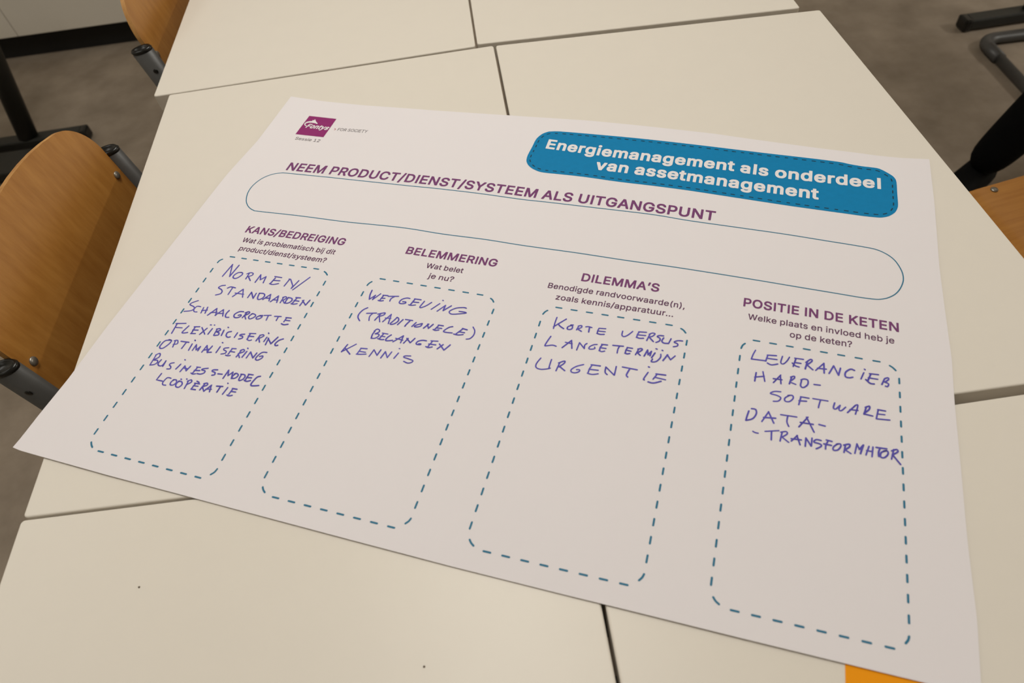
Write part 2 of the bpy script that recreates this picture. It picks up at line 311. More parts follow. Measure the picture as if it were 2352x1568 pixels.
# ------------------------------------------------------------------ the poster and its print
DATA = {
'T': [["heading","NEEM PRODUCT/DIENST/SYSTEEM ALS UITGANGSPUNT",[[39.0,411.3],[99.1,413.1],[201.4,415.2],[281.9,416.6],[345.9,416.2],[381.2,415.4],[429.0,415.9],[529.8,414.1],[581.5,412.9]],14.6],["heading2","KANS/BEDREIGING",[[45.1,294.0],[90.3,295.1],[175.9,296.3]],10.5],["sub","Wat is problematisch bij dit",[[49.7,278.2],[79.6,278.8],[171.3,280.4]],6.7],["sub","product/dienst/systeem?",[[53.2,264.6],[166.4,266.1]],6.1],["heading2","BELEMMERING",[[252.9,298.0],[360.7,298.6]],10.5],["sub","Wat belet",[[283.8,281.7],[327.1,282.1]],7.1],["sub","je nu?",[[291.4,267.6],[320.8,267.7]],6.8],["heading2","DILEMMA\u2019S",[[456.1,296.3],[537.9,296.3]],11.5],["sub","Benodigde randvoorwaarde(n),",[[423.8,279.9],[476.6,280.3],[566.4,278.8]],7.7],["sub","zoals kennis/apparatuur...",[[435.7,265.7],[556.8,265.9]],7.7],["heading2","POSITIE IN DE KETEN",[[622.1,294.0],[681.9,293.1],[764.7,290.5]],10.3],["sub","Welke plaats en invloed heb je",[[627.9,277.8],[760.2,275.2]],6.2],["sub","op de keten?",[[667.6,263.4],[723.3,262.8]],6.3],["white","Energiemanagement als onderdeel",[[362.6,508.4],[445.2,503.9],[599.7,502.2],[607.1,500.9],[646.2,498.9],[753.7,496.8]],17.5],["white","van assetmanagement",[[432.4,477.7],[472.8,476.9],[550.2,474.6],[688.8,468.1]],16.8],["grey","Sessie 12",[[20.1,473.1],[57.3,473.0]],5.8],["thin","FOR SOCIETY",[[71.2,500.9],[115.3,502.3]],6.1],["logo","Fontys",[[22.6,500.5],[57.5,500.1]],7.1]],
'BX': [[[[[52.0,253.1],[160.7,255.2],8],[[179.9,236.9],[181.9,16.3],15],[[168.9,-7.7],[59.6,-6.7],8],[[38.5,228.8],[40.5,11.4],15]],[[[172.0,253.2],[174.7,251.7],[177.7,248.9]],[[182.3,4.2],[181.5,0.6],[179.2,-2.4]],[[43.4,0.0],[45.6,-2.6],[48.3,-4.7]],[[42.0,247.3],[39.6,244.9],[38.9,241.2]]]],[[[[242.7,255.8],[355.9,256.1],8],[[376.2,236.7],[375.4,15.3],15],[[361.7,-8.6],[250.2,-8.4],8],[[228.9,231.1],[230.6,9.8],15]],[[[368.6,253.4],[371.2,251.7],[373.2,249.1]],[[375.4,2.7],[374.4,-0.2],[372.4,-2.7]],[[233.6,-1.9],[235.5,-4.3],[238.1,-6.2]],[[232.2,249.8],[230.2,247.0],[229.2,243.6]]]],[[[[442.2,255.2],[554.5,255.0],8],[[574.1,236.3],[572.4,16.6],15],[[558.5,-7.5],[447.0,-9.1],8],[[428.0,230.9],[427.1,9.2],15]],[[[566.5,252.7],[569.2,251.1],[571.6,248.2]],[[572.2,4.1],[571.2,1.1],[569.2,-1.7]],[[430.0,-2.7],[432.1,-5.1],[434.8,-6.9]],[[431.6,249.5],[429.5,247.0],[428.2,243.7]]]],[[[[637.9,252.4],[744.2,251.0],8],[[762.8,232.5],[761.5,18.6],15],[[748.1,-5.0],[641.5,-6.7],8],[[624.4,228.5],[622.6,11.2],15]],[[[755.3,248.3],[757.9,246.6],[760.3,243.8]],[[761.1,6.3],[760.4,3.6],[758.6,0.8]],[[625.2,-0.5],[627.2,-2.9],[629.9,-4.7]],[[627.8,246.9],[625.7,244.1],[624.7,240.3]]]]],
'PILL': [[44.4,405.3],[35.1,404.0],[24.2,398.9],[15.2,388.8],[10.6,374.6],[11.1,361.6],[14.9,350.5],[20.1,342.1],[27.5,335.4],[35.7,331.7],[43.8,331.1],[99.1,333.1],[160.1,333.6],[207.2,335.9],[242.8,337.0],[284.6,335.9],[336.4,336.9],[380.4,335.8],[440.2,335.6],[496.8,334.2],[544.6,334.0],[589.7,333.0],[633.5,331.7],[668.8,330.3],[705.9,328.9],[728.6,327.9],[739.8,327.9],[745.1,328.2],[748.8,328.9],[755.5,331.9],[762.4,337.9],[767.1,345.4],[770.1,353.9],[771.3,361.7],[770.3,371.1],[766.6,381.4],[762.8,387.7],[757.9,392.6],[750.6,397.0],[742.2,399.4],[721.0,401.2],[699.4,402.5],[656.8,405.1],[609.5,406.4],[552.9,407.7],[513.8,410.2],[453.8,410.3],[391.5,410.3],[359.3,409.8],[305.7,410.9],[248.3,410.1],[209.8,408.7],[143.2,407.5],[91.5,406.8]],
'BADGE': [[366.4,544.1],[380.4,544.8],[425.9,545.0],[470.3,545.1],[524.5,544.6],[576.9,543.5],[637.9,541.4],[672.7,540.1],[708.2,538.0],[720.8,535.5],[734.6,533.6],[744.2,533.2],[753.2,531.8],[764.0,523.7],[768.2,518.4],[770.1,510.8],[770.2,491.3],[770.4,475.3],[769.8,468.0],[767.4,460.6],[764.0,455.8],[760.2,452.2],[755.2,449.7],[749.6,448.4],[734.2,448.2],[716.2,449.1],[661.8,451.6],[624.5,453.8],[585.8,456.0],[546.5,458.1],[505.9,459.1],[464.7,459.5],[421.8,461.7],[389.4,461.8],[377.3,461.6],[367.2,462.4],[357.3,466.3],[350.1,472.0],[345.8,478.6],[344.3,484.9],[343.9,492.7],[345.0,507.6],[345.7,522.2],[347.7,529.8],[351.2,536.4],[355.9,540.7],[360.0,543.0]],
'LOGO': [[15.6,526.9],[58.5,526.1],[58.5,484.3],[15.5,484.5]],
'EMB': [[17.2,507.6],[17.4,510.7],[18.7,513.1],[21.2,514.7],[25.6,516.0],[25.4,518.7],[27.3,517.2],[27.9,520.7],[31.2,516.2],[36.1,512.0],[36.2,510.3],[32.6,511.8],[26.6,512.2],[22.2,511.7],[19.5,509.8],[19.0,507.5],[20.7,505.6],[23.0,504.8],[22.7,503.5],[20.1,504.3]],
'CHEV': [[65.7,505.3],[68.1,503.3],[66.8,501.7]],
'EB': [[-32.7,-23.5],[-24.8,-24.5],[-11.2,-24.9],[3.9,-25.2],[82.2,-26.4],[170.9,-26.6],[227.6,-26.9],[330.6,-27.4],[423.5,-27.5],[517.1,-26.6],[560.7,-25.9],[647.4,-24.9],[707.1,-23.9],[768.9,-22.8],[805.8,-22.1]],
'ET': [[-34.6,567.1],[17.7,563.4],[83.7,562.2],[191.8,564.3],[295.6,569.1],[367.5,571.6],[402.9,572.5],[485.0,571.5],[563.3,570.3],[638.7,564.6],[692.7,560.3],[727.7,558.1],[753.4,555.9],[777.3,555.8],[806.4,558.4]],
'EL': [[-32.7,-23.5],[-32.1,-13.0],[-32.3,16.1],[-31.4,57.8],[-34.5,130.4],[-35.3,242.0],[-36.6,388.0],[-31.5,462.3],[-34.6,567.1]],
'ER': [[805.8,-22.1],[805.3,-13.0],[806.9,30.0],[805.8,90.2],[806.4,150.4],[806.7,219.6],[808.1,266.1],[806.6,326.4],[805.5,384.0],[807.0,478.9],[806.6,538.4],[806.4,558.4]],
'HW': {
 'normen': [[0,56.7,222.7,58.8,242.2],[0,58.7,242.0,65.3,224.1],[0,65.3,224.1,67.2,242.5],[1,76.0,232.7,72.5,231.7,69.8,227.8,70.1,223.7,73.5,222.7,76.4,225.0,78.6,229.6,77.7,232.2,75.4,232.6],[0,86.0,233.5,86.3,224.5],[1,83.5,231.9,86.8,234.5,90.6,234.1,90.8,231.2,87.5,228.5],[0,87.5,228.5,92.9,223.3],[0,99.9,222.0,100.7,234.0],[0,100.7,234.0,103.9,226.8],[0,103.9,226.8,108.3,232.6],[0,108.3,232.6,109.7,223.1],[0,118.4,234.7,127.2,234.8],[0,120.1,232.8,118.5,224.4],[0,119.5,229.0,127.5,229.9],[1,117.6,223.7,121.9,223.1,127.9,225.8],[0,136.2,223.6,137.6,234.7],[0,136.8,234.5,138.8,234.5,146.0,225.9,146.0,221.9],[0,146.0,221.9,149.2,234.6],[0,148.6,220.3,159.6,241.9]],
 'standaarden': [[1,67.6,210.9,63.4,209.3,61.6,206.0,66.4,204.2,69.0,201.5,68.7,198.2,64.2,195.4],[1,72.4,207.5,75.4,210.1,81.5,209.7],[0,78.1,209.0,78.2,199.1],[0,85.0,197.3,91.6,209.8],[0,91.6,209.8,97.0,198.8],[0,85.2,202.7,95.9,203.0],[0,103.1,199.4,103.4,207.7],[0,103.4,207.7,109.9,199.8],[0,109.9,199.8,109.7,207.4],[1,113.3,208.1,114.4,202.0,116.9,199.4,120.5,202.5,120.7,206.9,117.7,208.7,113.3,208.1],[0,121.6,200.4,127.0,209.3],[0,127.0,209.3,129.7,200.1],[0,123.5,203.1,129.1,203.8],[0,131.9,199.3,136.9,209.0],[0,136.9,209.0,139.6,199.7],[0,132.9,202.4,139.3,203.2],[0,143.7,208.8,143.6,200.2],[1,142.8,207.8,145.5,209.6,147.4,208.0,145.3,204.4],[0,144.7,204.3,148.7,200.5],[1,149.1,209.1,149.1,201.6,152.6,201.7,155.1,205.3,153.9,208.5,149.4,209.1],[0,157.7,210.8,163.0,211.3],[0,159.1,210.2,157.6,202.3],[0,157.6,206.5,163.5,206.6],[1,156.4,201.6,159.3,201.4,163.1,203.0],[0,167.4,200.9,168.4,209.1],[0,167.1,208.4,173.4,202.9],[0,173.4,202.9,175.2,210.5]],
 'schaalgrootte': [[1,48.9,183.9,43.6,179.7,42.5,176.6,47.9,175.1,50.6,173.0,48.9,169.1,41.3,166.4],[1,56.7,176.4,52.1,176.0,51.1,171.1,53.4,168.5,56.6,168.8],[0,60.7,176.2,62.0,168.3],[0,65.1,177.5,66.8,169.0],[0,61.0,171.6,66.9,173.6],[0,71.3,167.1,76.6,177.9],[0,76.6,177.9,80.6,168.8],[0,72.4,170.9,79.7,173.2],[0,79.8,168.6,84.9,178.1],[0,84.9,178.1,89.1,169.5],[0,81.2,171.9,87.9,173.0],[1,92.1,178.3,91.1,173.3,92.9,169.1,96.7,169.4],[1,109.1,180.0,104.4,179.1,101.0,174.6,102.4,171.1,105.9,170.7,109.1,173.2,108.5,175.4,105.8,174.3],[0,113.7,180.2,112.1,172.0],[1,111.9,179.1,115.1,181.3,116.6,179.3,113.1,175.5],[0,113.1,175.5,116.9,171.1],[1,120.5,179.8,118.5,175.2,120.8,172.3,124.2,174.5,125.4,178.1,121.9,179.7,119.6,179.2],[1,129.3,178.2,127.5,175.5,129.2,173.7,132.2,175.3,133.2,178.2,129.7,178.7,133.1,179.7],[0,134.8,180.1,142.3,181.9],[0,139.5,181.1,140.3,174.5],[0,146.9,181.4,154.2,182.6],[0,151.3,182.0,151.5,176.4],[0,160.2,182.4,166.3,182.9],[0,161.1,181.8,160.7,176.5],[0,160.8,178.8,166.6,179.2],[1,159.3,173.6,162.6,172.9,166.9,174.4]],
 'flexibilisering': [[0,43.7,149.7,45.3,136.0],[0,42.5,149.0,53.3,151.7],[0,45.7,144.2,52.7,145.2],[1,58.7,149.2,57.3,144.4,56.3,139.8,58.1,139.1,62.4,140.8],[0,65.5,149.4,71.6,150.8],[0,66.7,149.3,67.3,140.3],[0,66.3,145.1,72.3,146.1],[0,66.7,140.2,72.0,141.3],[0,74.6,150.3,82.8,142.8],[0,80.9,150.6,77.3,141.3],[0,87.0,151.4,86.3,143.5],[0,82.0,155.6,83.1,155.6],[0,86.5,156.3,87.0,156.3],[0,92.8,151.6,93.4,143.5],[1,92.1,151.8,95.2,153.1,97.0,151.3,94.1,148.5,97.4,147.8,98.1,145.0,93.9,143.4],[0,101.0,152.2,102.0,145.1],[0,103.4,156.8,104.1,156.5],[1,110.1,152.3,106.7,150.4,107.2,146.2,110.3,144.4,112.6,145.5],[0,117.7,152.3,117.6,145.8],[1,126.5,152.1,122.7,150.9,122.3,149.4,125.7,149.0,126.4,146.7,123.3,144.9],[0,131.1,154.2,138.2,155.4],[0,132.4,153.7,132.7,147.0],[0,131.8,150.7,137.9,151.3],[1,132.3,146.5,135.5,145.5,137.9,146.7],[0,144.2,154.4,143.3,146.7],[1,143.7,154.3,146.9,155.8,148.4,154.3,145.3,150.7],[0,144.9,150.2,147.9,146.0],[0,152.6,153.7,152.2,147.5],[0,151.6,159.2,152.3,158.5],[0,156.0,144.1,155.2,152.8],[0,154.7,152.7,161.1,146.6],[0,161.1,146.6,164.5,156.2],[1,171.3,155.3,167.7,152.6,165.8,148.0,167.1,145.5,169.5,146.4]],
 'optimalisering': [[1,50.2,127.5,44.2,125.5,42.7,118.7,44.2,115.5,47.7,116.2,50.7,121.9,51.2,127.0,47.5,127.7],[0,55.5,128.7,57.4,119.7],[1,54.2,127.6,57.3,129.0,59.5,126.6,59.6,124.5,55.9,123.0],[0,62.2,128.6,71.5,129.2],[0,68.8,128.6,68.3,120.2],[0,76.4,128.1,77.2,119.7],[0,76.6,133.3,77.3,132.7],[0,81.4,120.4,81.6,128.2],[0,81.6,128.2,85.2,121.8],[0,85.2,121.8,87.4,126.9],[0,87.4,126.9,87.6,121.3],[0,92.9,120.6,93.8,129.7],[0,93.8,129.7,99.2,121.4],[0,93.7,123.6,98.2,125.7],[1,99.9,130.3,98.8,123.7,99.2,122.0,103.2,122.8],[0,108.9,131.5,108.6,123.5],[0,108.2,136.9,109.0,136.5],[1,118.8,132.2,114.6,130.6,114.9,128.6,118.7,127.3,118.7,124.8,114.9,123.0],[0,122.8,132.0,127.5,132.7],[0,123.3,131.8,122.6,124.3],[0,122.5,128.1,128.1,128.4],[1,120.5,122.8,123.3,122.5,125.6,123.5],[0,134.2,132.8,133.1,123.1],[1,133.2,131.6,135.9,133.6,137.8,131.4,133.5,127.7],[0,133.1,127.4,136.8,123.2],[0,140.6,132.0,139.4,124.2],[0,139.4,136.1,140.1,135.6],[0,144.4,124.3,145.1,132.3],[0,145.1,132.3,151.3,125.8],[0,151.3,125.8,152.3,132.5],[1,162.6,135.4,157.5,134.3,154.7,128.2,155.1,124.8,158.0,124.5,161.0,128.2,160.3,130.5,157.4,129.0]],
 'business_model': [[0,45.6,106.6,46.6,93.6],[1,45.1,106.4,47.9,109.2,50.0,107.5,50.0,104.0,46.1,100.1,50.9,100.7,52.6,98.3,50.8,95.2,46.6,93.6],[1,54.9,102.3,54.3,97.3,56.7,95.1,60.1,95.9,60.9,101.5],[0,60.7,102.2,61.5,95.2],[1,70.9,101.9,67.7,100.3,67.7,98.2,70.4,96.7,71.1,94.2,67.8,93.2],[0,79.2,101.8,77.5,95.2],[0,80.2,108.0,81.0,107.6],[0,83.9,93.3,84.9,101.0],[0,84.9,101.0,89.7,95.6],[0,89.7,95.6,91.1,102.0],[0,84.6,98.2,90.5,98.4],[0,98.3,102.5,102.5,102.8],[0,99.4,102.2,98.1,94.1],[0,98.1,98.1,103.9,99.1],[1,96.4,94.3,99.1,93.6,101.6,94.6],[1,111.2,103.7,106.5,102.0,105.6,100.4,109.7,100.0,110.0,97.4,106.9,95.3,103.1,95.2],[1,122.3,104.1,117.8,103.1,117.5,101.3,121.3,100.5,122.2,98.0,119.8,96.8],[0,125.2,99.8,129.9,100.3],[0,133.5,95.9,134.1,106.4],[0,134.1,106.4,137.0,100.0],[0,137.0,100.0,139.8,105.3],[0,139.8,105.3,142.3,97.5],[1,143.6,104.1,142.0,100.4,143.4,98.1,146.3,99.4,147.3,102.9,144.5,104.6,142.4,103.6],[1,150.1,104.5,150.9,97.5,154.1,98.8,155.3,102.1,153.7,104.8,149.4,104.7],[0,157.1,106.4,162.5,106.7],[0,157.9,106.0,157.5,99.3],[0,157.4,102.5,162.7,103.0],[1,156.7,98.8,160.0,98.1,163.2,99.9],[1,170.9,106.8,167.8,104.8,166.0,97.2,166.7,94.8,169.2,94.7,174.7,96.3]],
 'cooperatie': [[0,65.6,86.9,64.9,78.7,72.1,78.7],[1,79.2,83.8,74.9,83.6,73.5,77.9,75.1,75.0,78.6,75.1],[1,83.5,83.1,81.9,79.8,82.9,76.7,86.2,77.1,87.8,80.5,85.7,83.3,82.6,82.6],[1,90.0,82.9,88.6,79.3,90.0,76.1,93.4,75.8,95.1,79.5,92.8,82.5,89.1,82.5],[0,90.2,85.4,91.0,85.0],[0,96.0,86.9,96.7,86.5],[0,99.4,85.0,100.3,75.8],[1,98.5,84.6,101.5,86.8,103.2,84.5,99.8,80.5],[0,107.2,84.1,113.1,84.4],[0,108.5,83.8,107.7,77.1],[0,107.7,81.0,113.0,81.5],[0,107.6,76.8,112.6,77.2],[0,108.4,86.8,111.6,85.8],[0,118.4,86.0,117.2,77.9],[1,117.3,85.7,120.2,87.0,121.7,85.0,117.8,81.9],[0,117.8,81.9,122.4,77.4],[0,122.2,77.7,126.2,85.8],[0,126.0,85.7,128.4,78.2],[0,123.0,80.5,128.7,81.4],[0,132.0,86.0,138.6,87.0],[0,136.4,86.5,136.2,79.6],[0,144.4,87.0,143.3,78.6],[0,141.6,91.8,142.2,91.4],[0,149.8,87.1,154.9,87.3],[0,150.5,87.0,149.7,80.1],[0,150.1,83.6,155.3,84.0],[1,148.4,78.9,150.7,78.4,153.9,79.7]],
 'wetgeving': [[1,237.6,238.0,238.0,231.3,239.8,225.2],[0,239.8,225.2,244.3,232.1],[0,244.0,231.7,243.5,225.4],[0,243.5,225.4,249.1,235.2],[0,252.4,233.7,257.9,234.3],[0,253.1,233.1,251.7,226.1],[0,252.1,229.3,256.2,230.0],[1,250.1,225.7,253.2,225.6,255.6,226.6],[0,258.7,233.4,269.8,235.7],[1,266.0,234.7,263.1,231.1,263.0,227.3],[1,283.2,235.4,279.6,235.3,275.2,232.5,273.8,228.4,275.3,226.6,279.0,227.1,281.0,228.5,280.3,229.8,277.2,229.5],[0,288.5,235.9,295.8,236.1],[0,289.0,235.5,287.0,227.4],[0,287.7,231.3,294.7,232.0],[1,285.1,226.8,288.2,226.6,292.4,228.0],[1,300.2,234.9,298.7,229.3,298.2,226.1,300.0,225.9,304.2,229.4,308.4,235.0],[0,317.6,235.3,311.2,225.8],[0,319.2,240.2,319.8,240.0],[0,318.3,224.7,324.4,234.1],[0,324.4,234.1,324.4,226.8],[0,324.4,226.8,330.8,234.9],[1,347.5,235.0,344.7,235.3,337.2,233.1,331.8,228.3,332.0,225.3,336.1,224.3,345.8,227.3,349.5,228.9,346.7,229.6,341.4,229.3]],
 'traditionele': [[1,242.9,213.7,239.1,209.7,237.1,203.5,238.0,199.0,241.7,195.1],[0,245.0,206.2,255.3,208.8],[1,251.7,207.8,249.9,203.0,251.4,197.5],[0,260.3,208.8,257.3,199.2],[1,257.3,207.7,264.1,211.0,264.1,208.1,260.1,205.2],[0,260.1,205.2,263.5,198.2],[0,266.5,199.1,271.8,210.5],[0,271.8,210.5,273.4,197.9],[0,267.3,204.4,273.4,205.1],[1,279.4,207.6,277.4,202.6,275.5,198.6,276.9,197.6,280.3,199.7,282.5,203.7,281.4,207.0,279.3,207.9],[0,286.8,206.4,283.6,198.6],[0,289.3,207.1,297.3,207.3],[1,294.9,206.8,292.9,201.8,292.0,198.4],[0,301.9,205.5,299.4,199.6],[1,308.5,205.6,303.5,202.5,301.9,200.2,304.8,200.1,308.2,202.0,308.9,205.4],[0,312.2,200.1,315.7,206.4],[0,314.5,206.1,317.3,200.9],[0,317.3,200.9,320.4,207.1],[0,326.1,207.3,331.5,207.4],[0,326.7,207.1,324.0,200.5],[0,325.4,203.4,331.0,203.8],[1,322.8,200.6,325.4,200.1,328.7,201.3],[1,341.6,208.5,338.1,206.8,334.3,201.5,335.7,199.9,343.6,200.5],[0,352.2,208.3,357.5,207.6],[0,352.8,207.9,347.8,200.0],[0,350.3,203.4,356.1,203.5],[1,345.6,199.5,350.4,199.3,355.4,200.9],[1,362.4,212.4,365.6,208.1,366.2,202.4,363.9,197.5,360.4,196.0]],
 'belangen': [[1,263.4,185.5,262.6,181.4,263.2,176.1],[1,262.6,185.4,264.6,188.6,267.6,187.9,268.0,185.5,265.1,182.4],[1,265.1,182.4,268.8,182.7,269.8,180.4,267.1,176.9,263.2,176.1],[0,272.1,184.9,278.4,184.9],[0,273.7,183.9,271.9,177.4],[0,272.1,180.9,276.7,180.9],[1,270.2,177.1,273.9,176.7,276.9,177.3],[1,282.3,184.6,279.9,181.1,279.0,177.5,280.6,176.5,286.3,178.3],[0,287.4,176.6,295.3,186.3],[0,295.3,186.3,295.7,177.1],[0,288.5,181.5,296.7,180.7],[0,298.9,177.3,301.5,184.2],[0,300.0,183.9,305.5,179.2],[0,305.5,179.2,308.3,185.7],[1,321.1,185.2,316.7,185.0,312.7,182.7,311.9,179.6,313.8,178.8,316.8,179.4,316.5,180.3,314.6,179.9],[0,325.7,186.2,332.9,187.3],[0,327.4,185.9,325.0,178.1],[0,324.8,181.9,332.3,182.4],[1,323.0,178.2,326.0,177.6,329.5,179.1],[0,335.5,178.0,339.6,184.3],[0,335.6,184.3,342.7,177.9],[0,342.7,177.9,346.8,185.5]],
 'kennis': [[0,242.2,163.2,239.8,153.2],[0,251.0,165.6,239.8,153.2],[0,242.3,157.9,249.7,152.3],[0,257.8,161.7,264.5,162.5],[0,258.2,161.6,256.9,154.3],[0,257.4,157.8,264.8,158.0],[1,256.4,153.9,260.2,154.4,266.1,156.0],[0,270.5,153.9,272.2,162.9],[0,272.2,162.9,277.9,157.0],[0,277.9,157.0,279.2,164.4],[0,283.0,154.8,284.7,163.2],[0,284.7,163.2,289.4,156.6],[0,289.4,156.6,291.2,164.3],[0,298.5,164.5,296.4,157.2],[0,297.2,169.9,297.8,169.9],[1,312.1,163.7,306.8,162.6,305.7,160.8,311.0,159.9,316.3,158.8,315.7,156.3,312.2,154.8,307.6,155.9]],
 'korte_versus': [[1,443.4,242.4,443.1,235.4,443.4,227.5],[1,453.3,242.1,446.2,233.7,442.9,229.6],[1,446.5,234.4,449.4,231.6,453.5,229.4],[1,460.0,234.9,457.2,232.6,457.1,229.8,459.7,229.5,461.7,231.3,461.3,234.7,459.2,235.3,461.8,235.9],[0,467.6,235.7,466.4,230.3],[1,467.1,235.6,470.2,236.8,470.5,234.3,467.1,231.9],[0,467.1,231.9,471.6,229.5],[1,474.7,236.1,477.4,236.9,480.9,236.3],[0,478.5,236.0,478.9,230.2],[0,488.0,236.9,494.6,237.7],[1,487.9,236.3,487.4,233.4,487.5,230.3],[0,487.9,233.3,494.9,233.8],[1,487.2,230.2,490.8,229.6,494.5,230.4],[1,511.6,238.0,511.7,233.0,514.1,231.5,517.5,234.2,521.2,239.6],[0,527.0,240.3,534.5,241.2],[1,527.5,239.9,526.4,236.7,526.4,233.4],[0,526.9,236.4,534.4,237.0],[1,525.9,233.2,529.2,232.5,532.9,233.3],[0,538.2,239.5,536.4,231.1],[1,537.4,239.3,540.4,241.5,543.0,241.0,541.1,237.6,538.0,235.8],[0,538.0,235.8,542.9,231.1],[1,551.4,240.1,547.4,239.7,545.6,238.0,548.4,236.4,548.5,233.2,545.5,230.6],[1,551.9,237.7,550.7,233.6,552.9,231.4,557.0,231.8],[0,559.0,238.1,557.4,231.6],[1,570.1,237.6,565.4,237.0,562.4,234.5,565.9,233.1,565.9,230.4,562.4,228.8]],
 'langetermijn': [[1,443.3,217.3,441.6,211.4,440.3,205.1,441.9,204.9,447.5,206.9,451.4,206.3],[0,457.6,205.8,464.7,216.5],[0,464.7,216.5,467.2,206.8],[0,459.2,213.0,466.2,212.5],[0,472.2,205.9,473.0,215.4],[0,473.0,215.4,479.1,209.1],[1,479.1,209.1,478.7,213.3,480.3,215.8],[1,490.3,216.6,487.3,215.7,484.0,212.8,483.5,210.0,485.9,209.8,489.1,211.2,488.5,212.9],[0,494.6,217.7,500.3,218.0],[1,495.4,217.2,494.1,213.9,494.0,210.1],[0,494.2,213.4,499.7,213.5],[1,493.7,209.7,496.4,209.0,499.1,210.2],[0,505.5,218.7,515.6,219.6],[1,512.2,219.1,511.2,215.4,511.3,210.3],[0,519.4,219.0,524.7,218.9],[1,519.9,218.4,518.9,215.5,519.0,212.0],[0,519.2,215.6,523.9,215.2],[1,518.6,211.7,520.8,211.3,523.2,212.2],[0,530.7,219.1,528.8,211.8],[1,529.9,219.0,533.0,220.4,534.0,218.8,530.3,214.5],[0,530.3,214.5,533.5,212.0],[0,537.1,212.0,539.2,219.9],[0,539.2,219.9,540.5,214.3],[0,540.5,214.3,543.0,219.1],[0,543.0,219.1,542.5,213.5],[0,546.6,217.8,544.3,211.5],[0,546.7,223.0,547.9,222.7],[0,552.8,222.4,553.4,222.1],[1,552.2,217.4,552.4,213.3,549.1,207.9,544.8,206.9,545.5,210.2],[0,555.3,210.4,558.6,218.1],[0,558.2,218.0,562.1,212.8],[0,562.1,212.8,565.7,218.2]],
 'urgentie': [[1,440.3,189.2,437.8,181.9,438.6,177.4,443.3,176.1,448.9,177.6,452.3,179.4],[1,451.0,189.6,450.8,184.3,451.0,178.9],[0,459.7,187.8,458.4,177.4],[1,458.6,187.0,463.8,190.5,464.0,187.7,460.1,182.6],[0,460.3,183.4,466.6,179.4],[1,482.7,190.2,476.6,186.8,472.5,182.2,473.2,179.3,477.1,179.1,480.3,181.4,480.1,183.4,477.4,183.0],[0,489.9,191.5,498.6,191.9],[1,490.7,191.1,489.3,186.4,488.9,182.4],[0,489.0,185.9,497.7,186.5],[1,488.4,181.1,493.1,180.6,498.5,182.5],[1,504.1,191.8,504.5,185.7,507.0,183.4],[0,504.1,191.8,513.5,184.1],[0,513.6,194.4,513.7,184.2],[0,519.4,195.1,533.5,194.7],[1,526.6,194.6,524.7,187.1,526.3,184.6],[1,543.9,193.9,541.0,185.6,542.0,184.7],[0,543.2,200.4,544.2,200.1],[0,551.4,193.7,560.3,194.2],[0,552.3,193.2,549.6,187.1],[0,551.2,189.7,561.0,188.9],[1,545.7,183.2,550.7,183.0,557.2,186.4]],
 'leverancier': [[1,637.9,240.8,636.1,235.3,634.9,229.6],[0,634.9,229.6,648.1,230.3],[0,648.9,237.3,656.9,238.3],[0,649.3,237.4,647.8,229.8],[0,648.4,233.5,657.7,233.8],[1,649.5,228.0,653.2,226.6,658.6,228.8],[1,662.4,238.8,661.2,231.3,663.4,229.9,666.5,233.9,668.6,239.1],[0,673.3,239.0,680.9,239.2],[0,674.4,238.9,672.3,229.0],[0,673.2,233.9,678.9,234.0],[1,671.4,232.8,674.2,230.2,677.5,229.5],[0,684.5,237.4,682.9,228.4],[1,683.2,236.1,687.3,240.6,688.5,238.7,684.3,233.5],[0,684.3,233.5,689.5,228.9],[0,692.0,228.7,698.9,238.5],[0,698.9,238.5,699.4,227.3],[0,693.5,231.6,701.1,232.2],[0,703.6,227.8,707.4,237.5],[0,707.4,237.5,711.7,227.5],[0,711.7,227.5,713.3,236.0],[1,725.3,236.1,721.9,236.8,717.7,232.3,717.6,227.4,720.9,226.8,723.8,228.1],[0,733.2,235.3,730.7,227.6],[0,733.8,239.4,734.3,238.9],[0,738.0,235.3,745.5,235.7],[0,739.0,234.7,736.4,226.8],[0,736.9,230.3,744.8,230.4],[1,734.8,227.8,738.4,224.5,741.7,224.5],[1,750.6,232.4,753.4,234.0,753.8,232.0,750.7,228.6],[0,750.6,232.4,748.1,225.3],[1,750.7,228.6,753.7,227.2,752.8,224.1,751.1,224.2]],
 'hard': [[0,640.4,214.8,639.8,204.9],[0,646.2,217.2,648.6,206.5],[0,639.5,209.4,647.7,212.2],[0,656.1,206.8,662.0,216.8],[0,661.7,216.4,662.7,206.9],[0,655.8,211.3,663.3,211.6],[0,671.6,216.9,669.9,208.5],[1,670.6,216.3,673.7,218.0,673.8,215.6,670.3,211.4],[0,670.3,210.7,675.4,209.1],[1,680.2,214.3,679.6,208.6,682.1,207.1,685.6,211.3,685.5,216.1,682.3,216.8,679.7,215.1],[0,691.0,212.6,696.3,212.9]],
